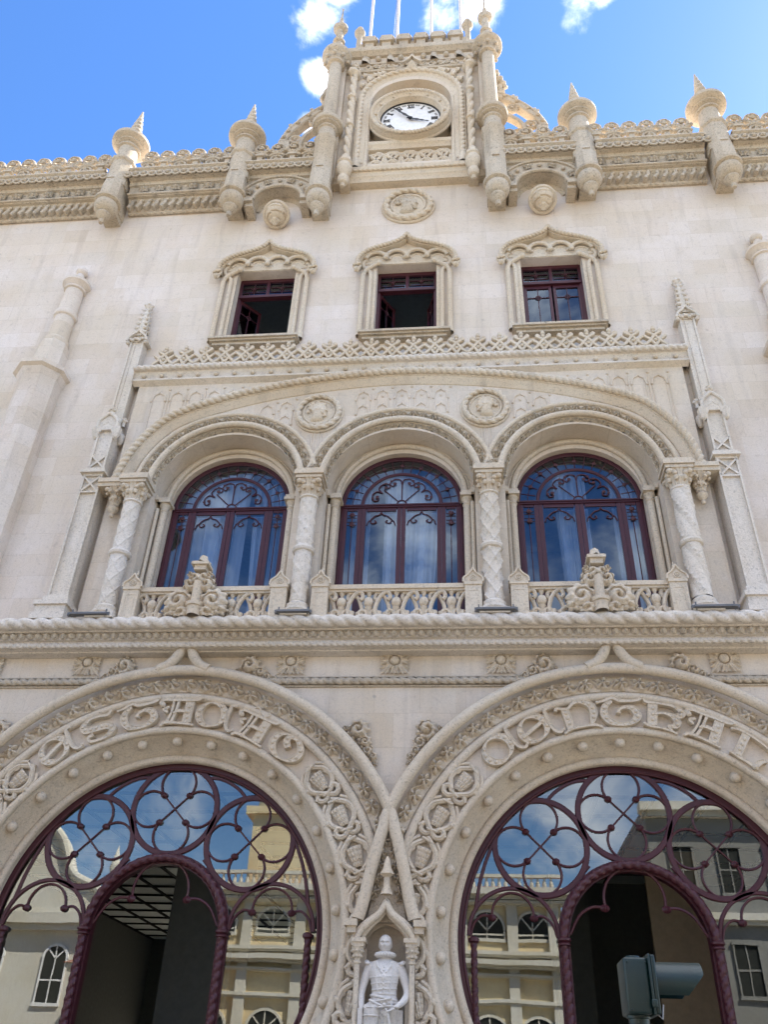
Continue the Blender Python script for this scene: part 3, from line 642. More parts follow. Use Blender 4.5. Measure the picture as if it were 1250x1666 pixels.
# ================================================================== arcade: columns, arches, windows
def capital(mb,cx,cy,z0,z1,r0,r1,n=32):
    def mod(T,Z):
        u=(Z-z0)/(z1-z0); s1=np.clip(np.cos(4*T),0,1)**.6*np.exp(-((u-.42)/.16)**2)*.05+np.clip(np.cos(4*T+PI),0,1)**.6*np.exp(-((u-.8)/.14)**2)*.06
        return s1*(r1/.2)-.012*np.cos(16*T)
    mb.lathe(cx,cy,[(r0,z0),(r0*1.02,z0+.3*(z1-z0)),(r0*1.15,z0+.6*(z1-z0)),(r1,z1)],n,mod=mod,sub=.02)
    for a in range(4):
        th=PI/4+a*PI/2; mb.sphere((cx+r1*1.15*math.cos(th),cy+r1*1.15*math.sin(th),z1-.06),.055*r1/.2,5)
        for q in(-.35,.35):
            mb.sphere((cx+r1*1.0*math.cos(th+q),cy+r1*1.0*math.sin(th+q),z1-.2*(z1-z0)-.04),.04*r1/.2,5)
    for a in range(8):
        th=a*PI/4+.39; mb.sphere((cx+r0*1.22*math.cos(th),cy+r0*1.22*math.sin(th),z0+.45*(z1-z0)),.04*r1/.2,5,sz=1.4)
pats=[lambda T,Z,zz:.014*np.maximum(np.abs(np.sin(2.5*T+7.5*Z))**.3*0,0)+.016*(np.maximum(np.exp(-(np.sin(2*T+9*Z)/.16)**2),np.exp(-(np.sin(2*T-9*Z)/.16)**2))),
 lambda T,Z,zz:.02*np.exp(-((np.sin(1.5*T+7*Z))/.25)**2)*(.6+.4*np.sin(9*T-20*Z))+.012*np.abs(np.sin(4*T)*np.sin(16*Z)),
 lambda T,Z,zz:.018*np.maximum(np.exp(-(np.sin(2.5*T+9*Z)/.17)**2),np.exp(-(np.sin(2.5*T-9*Z)/.17)**2))+.028*(np.abs(np.cos(2.5*T+9*Z)*np.cos(2.5*T-9*Z)))**6,
 lambda T,Z,zz:.025*np.abs(np.sin(1.5*T+4.5*Z))**.7+.02*np.exp(-(np.sin(1.5*T+4.5*Z-.9)/.2)**2)*(.5+.5*np.sin(60*Z))]
for i,(x,y) in enumerate(((-4.88,-.42),(-1.60,-.42),(1.62,-.42),(4.90,-.42))):
    mb=MB(); pt=pats[i]
    # plinth and base
    mb.box(x-.24,x+.24,y-.22,-.18,8.0,8.1)
    mb.lathe(x,y,[(.2,8.1),(.225,8.13),(.225,8.17),(.19,8.19),(.2,8.22),(.2,8.25),(.165,8.28),(.15,8.3)],28)
    for z0,z1 in((8.3,9.30),(9.38,10.42)):
        mb.lathe(x,y,[(.14,z0),(.145,z0+.02),(.145,z1-.02),(.14,z1)],56,mod=lambda T,Z:pt(T,Z,0),sub=.014)
    mb.rope(EL(x,0,.17,.17,3)*0,0,.001,.1) if 0 else None
    mb.lathe(x,y,[(.15,9.28),(.185,9.30),(.2,9.34),(.185,9.38),(.15,9.40)],28)
    mb.lathe(x,y,[(.14,10.40),(.175,10.42),(.175,10.45),(.14,10.47)],28)
    co=mb.obj('column','pale',ST); co['label']=['column cut with a fine lattice net','column with scattered flowers in spirals','column with beads in raised diamonds','column twisted like a rope of beads'][i]
    mb=MB(); capital(mb,x,y,10.46,10.80,.15,.21)
    ab=[(.20,10.79),(.24,10.82),(.24,10.86),(.27,10.89),(.27,10.95),(.25,10.98)]
    for (a,z0_),(b,z1_) in zip(ab[::2],[ (.24,10.85),(.27,10.94),(.25,10.99)]): mb.box(x-b,x+b,y-b+.02,-.17,z0_,z1_)
    mb.obj('capital','carve',co)
# linking corbels at the outer ends
for s in(-1,1):
    mb=MB(); x=s*5.28
    for b,z0_,z1_ in((.0,10.9,10.99),(.03,10.82,10.9)): mb.box(min(s*5.0,s*5.62),max(s*5.0,s*5.62),-.52+b,-.1,z0_,z1_)
    capital(mb,x,-.32,10.45,10.82,.07,.17); mb.lathe(x,-.32,[(.0,10.20),(.03,10.22),(.045,10.26),(.03,10.29),(.09,10.36),(.10,10.41),(.06,10.45),(.08,10.5)],16)
    mb.obj('corbel','carve',ST)
for c in(-3.3,0,3.3):
    mb=MB(); z=10.86
    def HP2(r,n=160,drop=0): return arc(c,z+.1,r,0,PI,n)
    mb.tube(HP2(1.47),-.27,.062,12); mb.tube(HP2(1.745),-.235,.05,12)
    P=HP2(1.6,400); mb.molding(P[::4],-.18,[(-.17,.0),(-.17,.05),(.20,.05),(.22,.0)])
    mb.tube(HP2(1.215),.27,.05,12); mb.tube(HP2(1.29),.28,.02,8)
    for k in(-1,1):
        x=c+k*1.235
        mb.lathe(x,.22,[(.07,8.0),(.07,10.66),(.09,10.69),(.07,10.72),(.08,10.76),(.105,10.8),(.105,10.84)],16); mb.box(x-.13,x+.13,.08,.36,10.84,10.90); mb.box(x-.11,x+.11,.1,.36,10.90,10.96)
        mb.tube(line((c+k*1.33,8.0),(c+k*1.33,10.7)),.12,.035,8)
        mb.box(c+k*1.34-.03,c+k*1.34+.03,.0,.3,10.84,10.95)
    ao=mb.obj('arcade_arch','carve',ST)
    mb=MB(); mb.strip(HP2(1.61,460),-.22,-.085,.085,lambda S,t:.10*h_vine(.2)(S,t),m=13)
    P=HP2(1.38,420); mb.strip(P,-.16,-.03,.05,lambda S,t:.08*h_vine(.17)(S,t)+.02,m=9); mb.obj('leaf_band','old',ao)
# little leaves over the inner capitals
for x in(-1.65,1.65):
    mb=MB()
    for k in range(4): pad(mb,x,11.05+k*.085,.06,.05-.006*k,PI/2,-.26,.05,n=9)
    mb.obj('spandrel_leaf','carve',ST)
# windows of the arcade
def bigwin(c):
    z=10.87; F=MB(); yf,yb=.42,.52
    out=np.vstack([line((c+1.12,8.3),(c+1.12,z)),arc(c,z,1.12,0,PI,70)[1:-1],line((c-1.12,z),(c-1.12,8.3))])
    F.ribbon(out,.09,yf,yb+.05,bev=.01); F.tube(out,yf,.02,6)
    F.box(c-1.1,c+1.1,yf-.015,yb,z-.045,z+.03); F.box(c-1.1,c+1.1,yf-.035,yb,z-.012,z+.006)
    F.ribbon(arc(c,z,.75,0,PI,50),.065,yf+.004,yb,bev=.012)
    for x,wd in((-.042,.038),(.042,.038),(-.71,.038),(-.79,.038),(.71,.038),(.79,.038),(-1.06,.03),(1.06,.03)): F.box(c+x-wd,c+x+wd,yf+.006,yb,8.3,z-.045)
    F.box(c-.66,c-.1,yf+.01,yb,z-.12,z-.045); F.box(c+.1,c+.66,yf+.01,yb,z-.12,z-.045); F.box(c-1.02,c-.84,yf+.01,yb,z-.10,z-.045); F.box(c+.84,c+1.02,yf+.01,yb,z-.10,z-.045)
    F.box(c-1.1,c+1.1,yf,yb,8.05,8.32)
    w_=F.obj('arched_window','maroon',ST)
    I=MB()
    def fl(x,zz,r=.034): I.sphere((x,.42,zz),r,6,sy=.6,mod=lambda a,b:1+.3*np.cos(5*b)*np.sin(a))
    for i in range(1,16):
        a=PI*i/16; r0=.80; P=[(c+r*math.cos(a),z+r*math.sin(a)) for r in(r0,1.07)]; I.tube(np.array(P),.44,.009,5)
        if i%2==0: fl(c+.94*math.cos(a),z+.94*math.sin(a))
    I.tube(arc(c,z,.94,.05,PI-.05,50),.445,.007,5)
    # scrolls of the fanlight
    I.tube(EL(c,z+.03,.09,.09,20,0,PI),.43,.014,6)
    for a in(PI/2,PI/4,3*PI/4,):
        I.tube(np.array([(c+r*math.cos(a),z+.03+r*math.sin(a)) for r in(.09,.3,.48)]),.43,.012,6)
    for a in(PI/2,PI*.2,PI*.8):
        ex,ez=c+.46*math.cos(a),z+.03+.46*math.sin(a)
        for k in(-1,1):
            q=a+k*.9; P=smooth([(ex,ez),(ex+.12*math.cos(a+k*.3),ez+.12*math.sin(a+k*.3)),(ex+.2*math.cos(q),ez+.2*math.sin(q)),(ex+.24*math.cos(a+k*1.45),ez+.24*math.sin(a+k*1.45)),(ex+.18*math.cos(a+k*1.75),ez+.18*math.sin(a+k*1.75)),(ex+.14*math.cos(a+k*1.4),ez+.14*math.sin(a+k*1.4))],6)
            if P[:,1].min()>z: I.tube(P,.43,.013,6); fl(*P[-1],.03); fl(P[len(P)//2][0],P[len(P)//2][1],.024)
            else:
                P[:,1]=np.maximum(P[:,1],z+.03); I.tube(P,.43,.012,6)
    for xc in(-.38,.38):
        for k in(-1,1):
            P=smooth([(c+xc,z-.14),(c+xc+k*.03,z-.2),(c+xc+k*.12,z-.24),(c+xc+k*.2,z-.33),(c+xc+k*.16,z-.4),(c+xc+k*.09,z-.37),(c+xc+k*.12,z-.33)],6); I.tube(P,.43,.013,6); I.tube(smooth([(c+xc+k*.2,z-.33),(c+xc+k*.24,z-.36),(c+xc+k*.27,z-.45)],5),.43,.011,6)
    for k in(-1,1):
        x=c+k*.93; I.tube(np.array([(x,8.3),(x,z-.1)]),.44,.009,5)
        for zz in(z-.2,z-.42,z-.35,z-.26): I.tube(np.array([(x-.09,zz),(x+.09,zz)]),.44,.007,5)
        fl(x,z-.2,.042); fl(x,z-.42,.042)
    I.obj('ironwork','maroon',w_)
    g=MB(); g.plate([(c-1.1,8.3),(c+1.1,8.3)]+[tuple(p) for p in arc(c,z,1.1,0,PI,40)],[],.446,.45); g.obj('glass_pane','upglass',w_,smooth=False)
for c in(-3.3,0,3.3): bigwin(c)
def curtain(x0,x1,z0,z1,y,label,gather=.0,ph=0):
    X=np.linspace(0,1,60); Z=np.linspace(0,1,30); G=np.zeros((60,30,3))
    for i,u in enumerate(X):
        for j,v in enumerate(Z):
            sh=gather*math.sin(PI*v*.5)**1.2*(1-u); G[i,j]=(x0+(x1-x0)*u*(1-gather*.5*v*0)+ (x1-x0)*sh*v,y+.045*math.sin(u*26+ph+.7*math.sin(v*3))+.02*math.sin(u*57+v*2),z1+(z0-z1)*v)
    mb=MB(); mb.grid(G); tag(mb.obj('curtain','curtain'),label,'curtain')
curtain(-4.35,-3.05,8.2,11.9,.72,'blue-grey curtain hanging behind the middle of the left arched window',.12)
curtain(-2.95,-2.3,8.2,11.7,.74,'pale drawn curtain at the right edge of the left arched window',.25,1)
curtain(-1.0,-.62,8.2,11.8,.74,'narrow curtain at the left edge of the middle arched window',.0,2)
curtain(.7,-.35,8.2,11.8,.72,'wide curtain behind the right half of the middle arched window',.15)
curtain(2.9,3.5,8.2,11.7,.73,'gathered pale curtain left of centre in the right arched window',.12,2)
curtain(4.4,3.95,8.2,11.7,.75,'curtain tied back at the right edge of the right arched window',.4,1)
# --- balustrades with finialed posts
def bpost(mb,x):
    mb.box(x-.135,x+.135,-.56,-.26,8.0,8.55); mb.box(x-.15,x+.15,-.58,-.25,8.55,8.60)
    O=smooth([(x-.16,8.60),(x-.15,8.68),(x-.06,8.76),(x,8.86)],6); Q=np.vstack([O,(O[::-1][1:]-[x,0])*[-1,1]+[x,0]])
    mb.plate([tuple(p) for p in Q],[],-.56,-.30,True); mb.tube(Q,-.57,.018,7); mb.ball(x,-.45,8.90,.03,5); mb.lathe(x,-.45,[(.012,8.85),(.012,8.96),(0,9.0)],6)
    mb.tube(EL(x,8.67,.05,.05,18),-.57,.012,6,closed=True); mb.tube(EL(x,8.67,.02,.02,10),-.57,.012,6,closed=True)
    mb.ribbon(line((x-.08,8.08),(x-.08,8.45),(x+.08,8.45),(x+.08,8.08)),.012,-.566,-.55)
def balus(x0,x1,n):
    mb=MB(); mb.box(x0,x1,-.50,-.32,8.54,8.62); mb.box(x0,x1,-.47,-.35,8.50,8.54); mb.box(x0,x1,-.48,-.34,8.0,8.04)
    for x in(x0-.13,x1+.13): bpost(mb,x)
    p=(x1-x0)/n
    H=[(.36,.12),(.33,.04),(.25,.04),(.2,.12),(.24,.26),(.36,.4),(.52,.475),(.64,.46),(.67,.38),(.60,.33)]
    for i in range(n):
        a=x0+i*p; mb.sphere((a+p/2,-.41,8.32),.082,9,mod=lambda A,B:1+.07*np.cos(8*B),sz=1.15); mb.lathe(a+p/2,-.41,[(.06,8.04),(.03,8.1),(.05,8.18),(.07,8.22),(.03,8.25)],10); mb.lathe(a+p/2,-.41,[(.03,8.38),(.02,8.42),(.05,8.5)],8)
    for i in range(n+1):
        a=x0+i*p
        for k in(-1,1):
            Q=smooth([(a+k*((u-.43)*p*1.15),8.02+v) for u,v in H],6); 
            Q=Q[(Q[:,0]>x0-.05)&(Q[:,0]<x1+.05)]
            if len(Q)>4: mb.tube(Q,-.41-.02*k,.036,8,flat=1.4)
        for k in(-1,1):
            xx=a+k*.13
            if x0<xx<x1: mb.tube(EL(xx,8.105,.062,.062,16,-.5,4.6),-.43,.028,7)
    return mb.obj('balustrade','carve',ST)
balus(-4.32,-2.05,5); balus(-1.10,1.16,5); balus(2.16,4.40,5)
def h_crest(X,Z):
    H=np.zeros_like(X)
    def dome(cx,cz,R,fl,lob=9,amp=.09,tw=1.5,sz=1.0,hh=1.):
        u=(X-cx);v=(Z-cz)/sz; r=np.hypot(u,v)+1e-6; th=np.arctan2(v,u*fl); e=R*(1+amp*np.cos(lob*th+.6))
        d=np.sqrt(np.clip(1-(r/e)**2,0,1)); sw=.5+.5*np.cos(th-r/R*2*PI*tw); g=.5+.5*np.cos(lob*th+.6)
        return hh*(d*.62+.38*sw*np.clip(d*2,0,1)**.7*np.clip(1.15-r/R,0,1)+.14*g*d*np.clip(r/R-.4,0,1)-.22*(sw<.18)*(r<.8*R)*(d>0))*(d>0)
    for k in(-1,1):
        H=np.maximum(H,dome(k*.29,.28,.24,k)); H=np.maximum(H,dome(k*.22,.09,.17,k,7,.16,.8,.7,.8)); H=np.maximum(H,dome(k*.44,.12,.12,k,6,.18,.6,.8,.7))
        H=np.maximum(H,dome(k*.14,.60,.135,-k,7,.10,1.3,1.15,.9)); H=np.maximum(H,dome(k*.17,.79,.06,k,5,.2,1,1,.8)); H=np.maximum(H,dome(k*.08,.73,.09,k,5,.2,.7,1.1,.9))
    H=np.maximum(H,(np.sqrt(np.clip(1-(X/.085)**2,0,1))*.95*(Z>.2)*(Z<.62)))
    H=np.maximum(H,(np.sqrt(np.clip(1-(X/(.12+.06*np.clip((Z-.1)/.12,0,1)))**2,0,1))*1.1*(Z<.23)*(.85+.15*(np.abs(Z-.19)<.035))))
    H=np.maximum(H,dome(0,.66,.12,1,6,.2,.5,1.3,1.0))
    return H
for s in(-1,1):
    mb=MB(); x=s*3.28; gx=np.linspace(-.6,.6,150); gz=np.linspace(0,.90,112); U,V=np.meshgrid(gx,gz,indexing='ij'); Hc=h_crest(U,V); mb.grid(np.stack([x+U,-.56-.19*Hc,8.0+V],-1),keep=Hc>.02); mb.grid(np.stack([x+U,-.54+.08*np.clip(Hc*3,0,1),8.0+V],-1),keep=Hc>.02)
    mb.box(x-.10,x+.10,-.70,-.50,8.84,8.93); mb.box(x-.15,x+.15,-.74,-.46,8.93,8.98); mb.box(x-.13,x+.13,-.72,-.48,8.98,9.0)
    mb.lathe(x,-.6,[(.16,9.0),(.08,9.08),(.065,9.15),(.0,9.15)],4)
    mb.obj('crest','carve',ST)
# --- basket arch rope, blind tracery
bas=[(-5.42,11.0),(-5.36,11.35),(-5.24,11.76),(-4.97,12.24),(-4.52,12.70),(-3.62,13.08),(-2.6,13.36),(-1.3,13.57),(0,13.65)]
bas=np.array(bas+[(-x,z) for x,z in bas[::-1][1:]]); BP=resample(smooth(bas,12),.012)
mb=MB(); mb.rope(BP,-.33,.075,.135,k=3,m=12,depth=.25); mb.molding(resample(BP,.06),-.18,[(.0,.13),(-.09,.12),(-.1,.10),(-.24,.02),(-.25,.0)])
mb.molding(resample(BP,.06),-.18,[(.09,.0),(.08,.1),(.0,.12)]); mb.obj('basket_arch','carve',ST)
def basz(x): return np.interp(x,BP[:,0],BP[:,1])
mb=MB(); p=.385
for i in range(-14,15):
    x=i*p
    if abs(x)>5.25: continue
    def ogv(zt,zb,w=.13):
        for k in(-1,1):
            Q=smooth([(x,zt),(x+k*.03,zt-.06),(x+k*w*.8,zt-.11),(x+k*w,zt-.2),(x+k*w*1.12,zt-.26)],5); mb.tube(Q,-.188,.021,5); mb.ball(x+k*w*1.1,-.19,zt-.27,.028,4)
            if zb<zt-.32: mb.tube(np.array([(x+k*w,zt-.3),(x+k*w,zb)]),-.186,.016,5)
        
    zb=basz(x)
    if abs(x)>1.2 and zb<13.25: ogv(13.46,max(zb+.12,11.3)); mb.tube(np.array([(x+p/2,13.42),(x+p/2,max(basz(x+p/2)+.1,11.3))]),-.186,.016,5); mb.ball(x+p/2,-.182,13.50,.03,5)
    # lower panel between the basket arch and the three arches
    lo_=min(max(12.66,0)+0,zb-.4); d=min(abs(x-c) for c in(-3.3,0,3.3)); za=10.96+math.sqrt(max(1.85**2-d*d,0)) if d<1.85 else 11.3
    if abs(abs(x)-1.64)<.55: continue
    zt=zb-.33
    if abs(x)<4.2 and zt-za>.2:
        ogv(zt,za); 
        if zt-.42>za: ogv(zt-.37,za,.12); pad(mb,x,zt-.2,.05,.05,PI/2,-.18,.03,n=8)
        mb.ball(x+p/2,-.182,min(basz(x+p/2),zb)-.3,.03,5)
for s in(-1,1):
    for dx in(-.1,-.04,.04,.1): mb.tube(np.array([(s*1.64+dx,11.65),(s*1.64+dx,12.2)]),-.186,.016,5)
mb.obj('blind_tracery','wall2',ST)
# --- portrait medallions
def medal(x,z,R,y,face,rope=True):
    mb=MB(); mb.lathe(0,0,[(0,.0)],4) if 0 else None
    def ringl(r0,r1,b): mb.molding(EL(x,z,r0,r0,60),y,[(0,0),(0,b),(r0-r1,b),(r0-r1,0)],closed=True)
    mb.tube(EL(x,z,R*1.0,R*1.0,70),y,R*.07,8,closed=True)
    P=EL(x,z,R*.88,R*.88,280); mb.rope(P,y-.07,R*.12,R*.33,k=2 if rope else 4,m=10,closed=True,depth=.3)
    mb.tube(EL(x,z,R*.66,R*.66,60),y-.04,R*.05,8,closed=True)
    g=np.linspace(0,1,10)[:,None]; t=np.linspace(0,2*PI,48,endpoint=False)[None]
    rr=g*R*1.0; G=np.stack([x+rr*np.cos(t),y-.02-.03*(1-g*g)+0*t,z+rr*np.sin(t)],-1); mb.grid(G,closed_j=True)
    o=mb.obj('medallion','carve',ST)
    h=MB(); s=face; u=R*.56
    # profile head in low relief
    prof=[(.05,-.95),(.42,-.8),(.30,-.55),(.36,-.42),(.55,-.42),(.62,-.30),(.60,-.2),(.68,-.12),(.62,-.02),(.74,.06),(.62,.22),(.62,.4),(.52,.62),(.3,.82),(0,.9),(-.35,.8),(-.6,.5),(-.64,.15),(-.5,-.15),(-.42,-.5),(-.62,-.8),(-.5,-.95)]
    Pp=smooth(prof,4,closed=True)*u; Pp[:,0]*=s; c=np.array([0,-.02*u]); ks=np.linspace(1,0,9); G=np.array([[(x+c[0]+(p[0]-c[0])*k,y-.03-.11*math.sqrt(1-k**2.2)-.012*math.sin(9*k)*(p[1]>0),z+c[1]+(p[1]-c[1])*k) for p in Pp] for k in ks]); h.grid(G,closed_j=True)
    for k in range(26):
        a=rng.uniform(.9,3.4); rr=rng.uniform(.45,.85)*u; xx=-.05*u+rr*math.cos(a); h.sphere((x+s*xx,y-.07-.03*(1-rr/u),z+.12*u+rr*math.sin(a)*.9),.13*u,4)
    h.sphere((x+s*.02*u,y-.12,z+.02*u),.12*u,5,sz=1.5)         # ear
    h.sphere((x+s*.5*u,y-.07,z+.17*u),.09*u,5,sx=1.3,sz=.6)    # brow and eye
    for k in range(12): h.sphere((x+s*rng.uniform(.25,.58)*u,y-.07,z+rng.uniform(-.5,-.25)*u),.09*u,4)  # beard
    h.obj('profile_head','carve' if rope else 'old',o)
    return o
medal(-1.63,12.69,.46,-.2,1)['label']='round medallion with a bearded head turned right'
medal(1.63,12.69,.46,-.2,-1)['label']='round medallion with a curly head turned left'
medal(0,19.50,.62,-.02,1,False)['label']='round medallion below the clock with a laurelled head'
# ================================================================== buttresses with crocketed pinnacles
for s in(-1,1):
    mb=MB(); x=s*5.80
    mb.box(x-.30,x+.30,-.62,0,8.0,8.12); mb.box(x-.26,x+.26,-.56,0,8.12,8.28); mb.box(x-.30,x+.30,-.6,0,8.28,8.36); mb.box(x-.22,x+.22,-.48,0,8.36,8.5)
    def panel(x,z0,z1,w,yf):       # a shaft with raised edges and a sunk panel
        mb.box(x-w,x+w,yf+.05,0,z0,z1)
        for k in(-1,1): mb.box(x+k*w-.035*(k>0)*1-.0*(k<0),x+k*w+.035*(k<0),yf,yf+.06,z0,z1)
        mb.box(x-w+.03,x+w-.03,yf+.004,yf+.06,z0,z0+.05); mb.box(x-w+.03,x+w-.03,yf+.004,yf+.06,z1-.05,z1)
    def xcross(x,z0,z1,w,yf):
        mb.ribbon(line((x-w,z0),(x+w,z1)),.035,yf,yf+.06); mb.ribbon(line((x-w,z1),(x+w,z0)),.035,yf+.003,yf+.06)
        mb.box(x-w,x+w,yf+.002,yf+.06,z0-.03,z0)
    panel(x,8.5,11.16,.185,-.44); xcross(x,10.75,11.1,.16,-.44)
    mb.box(x-.24,x+.24,-.50,0,11.16,11.22); mb.box(x-.21,x+.21,-.47,0,11.22,11.27)
    panel(x,11.27,12.45,.165,-.42); xcross(x,11.32,11.62,.14,-.42)
    # gabled heads of the second stage
    for dx,yy in((0,-.44),):
        G=smooth([(x-.20,12.25),(x-.19,12.45),(x-.1,12.58),(x,12.66),(x+.1,12.58),(x+.19,12.45),(x+.20,12.25)],6); mb.tube(G,-.45,.035,8); mb.tube(smooth([(x-.12,12.2),(x-.11,12.36),(x-.04,12.4),(x,12.47),(x+.04,12.4),(x+.11,12.36),(x+.12,12.2)],5),-.43,.02,7)
        mb.plate([tuple(p) for p in G],[],-.44,-.05)
    for k in(-1,1):
        mb.lathe(x+k*.2,-.40,[(.0,12.02),(.05,12.08),(.075,12.18),(.085,12.24),(.09,12.3),(.06,12.34)],12,mod=lambda T,Z:.012*np.cos(6*T+9*Z))
        mb.lathe(x+k*.2,-.15,[(.0,12.05),(.05,12.1),(.075,12.2),(.08,12.3),(.05,12.34)],10)
        for j in range(4): mb.sphere((x+k*(.19-.05*j),-.44,12.50+.055*j),.035,5,mod=lambda a,b:1+.25*np.cos(3*b))
    for k,yy in((0,-.42),(-1,-.2),(1,-.2)):
        xx=x+k*.2; z=12.72 if k==0 else 12.6
        mb.lathe(xx,yy,[(.035,z-.1),(.03,z),(.06,z+.04),(.03,z+.07),(.05,z+.12),(.0,z+.16)],8); 
        for a in range(4): mb.sphere((xx+.05*math.cos(a*PI/2),yy+.05*math.sin(a*PI/2),z+.05),.03,4)
    # upper shaft, set back
    mb.box(x-.14,x+.14,-.20,0,12.4,15.0); mb.box(x-.15,x-.11,-.23,0,12.4,15.0); mb.box(x-.055,x-.035,-.22,-.19,12.8,14.9)
    mb.box(x+.11,x+.15,-.225,0,12.4,15.0)
    G=smooth([(x-.22,14.92),(x-.17,15.06),(x-.06,15.16),(x,15.26),(x+.06,15.16),(x+.17,15.06),(x+.22,14.92)],5); mb.ribbon(G,.05,-.3,0,bev=.01); mb.plate([tuple(p) for p in G],[],-.22,0)
    for j in range(7): mb.sphere((x-.15+.05*j,-.25,14.98-.03*math.sin(j*2)),.04,5)
    for k in(-1,1): mb.sphere((x+k*.2,-.24,14.90),.05,5)
    mb.lathe(x,-.14,[(.13,15.1),(.11,15.3),(.08,15.8),(.05,16.05),(.09,16.1),(.10,16.15),(.06,16.2),(.0,16.32)],6)
    for j in range(6):
        z=15.2+j*.15; r=.13-.013*j
        for a in np.linspace(0,2*PI,5)[:-1]+.78:
            mb.sphere((x+r*math.cos(a),-.14+r*math.sin(a),z+.03),.047-.003*j,5,mod=lambda a,b:1+.25*np.cos(3*b+a)); 
        for k in(-1,1): pad(mb,x+k*(r+.02),z,.05,.035,PI/2-k*.6,-.2,.05,n=8)
    for a in np.linspace(0,2*PI,6)[:-1]: mb.sphere((x+.085*math.cos(a),-.14+.085*math.sin(a),16.15),.035,4)
    mb.obj('pinnacle','pale',ST)
# ================================================================== round and octagonal turrets at the sides
for s in(-1,1):
    mb=MB(); x=s*7.73; y=-.12; oc=PI/8
    def octo(prof): 
        P=np.array(prof,float); th=np.arange(8)*PI/4+oc; G=np.stack([x+P[:,0:1]*np.cos(th),y+P[:,0:1]*np.sin(th),np.repeat(P[:,1:2],8,1)],-1); mb.grid(G,closed_j=True)
    octo([(.50,8.0),(.50,8.4),(.45,8.5),(.45,13.75),(.49,13.82),(.53,13.95),(.61,14.0),(.61,14.1),(.54,14.12),(.34,14.30),(.34,14.85),(.32,14.95),(.25,15.05)])
    mb.lathe(x,y,[(.24,14.9),(.28,15.0),(.28,15.1),(.22,15.18),(.21,15.85),(.25,15.88),(.265,15.94),(.25,16.0),(.21,16.03),(.20,16.76),(.245,16.78),(.245,16.82),(.21,16.84),(.27,16.92),(.32,16.96),(.32,17.04),(.19,17.12),(.10,17.3),(.07,17.42)],28)
    mb.sphere((x,y,17.50),.135,9)
    mb.obj('turret','wall',ST,angle=30)
# ================================================================== string cornice above the bay
mb=MB(); P=line((-5.62,13.98),(5.62,13.98),step=.012); Pc=P[::12]
mb.rope(P,-.36,.065,.135,k=3,m=12,depth=.25)
mb.molding(Pc,0,[(.07,.0),(.07,.34),(-.055,.36),(-.07,.31),(-.12,.28),(-.24,.26),(-.26,.31),(-.3,.31),(-.33,.24),(-.36,.18)])
for s in(-1,1): mb.box(s*5.62-.005,s*5.62+.005,-.34,0,13.65,14.05)
so_=mb.obj('string_cornice','pale',ST)
mb=MB(); mb.sphere((0,-.30,13.80),.05,7); b0=mb.obj('boss','carve',so_)
for i,x in enumerate(np.arange(-5.4,5.5,.385)):
    b_=b0 if i==0 else b0.copy()
    if i: COL.objects.link(b_); b_.parent=so_
    b_.location=(x,0,0)
mb=MB(); p=.44; n=24; x0=-n/2*p
for i in range(n):
    a=x0+(i+.5)*p
    for k in(-1,1):
        mb.ribbon(smooth([(a-k*p*.5,14.12),(a-k*p*.25,14.24),(a,14.40),(a+k*.13,14.50),(a+k*.10,14.55)],5),.062,-.33-.004*k,-.24,bev=.012)
        mb.ribbon(smooth([(a-k*p*.5,14.40),(a-k*p*.22,14.28),(a,14.12)],5),.06,-.326-.004*k,-.24,bev=.012)
    for dx,dz,r in((-.10,.0,.05),(.10,.0,.05),(0,.08,.05),(0,.0,.045)): mb.sphere((a+dx,-.28,14.52+dz),r,6)
    mb.lathe(a,-.28,[(.03,14.62),(.035,14.66),(.0,14.70)],6); mb.sphere((a,-.31,14.26),.042,6)
    for k in(-1,1): mb.tube(EL(a+k*p*.3,14.10,.05,.05,10,0,PI),-.29,.018,5)
mb.obj('openwork_cresting','carve',ST)
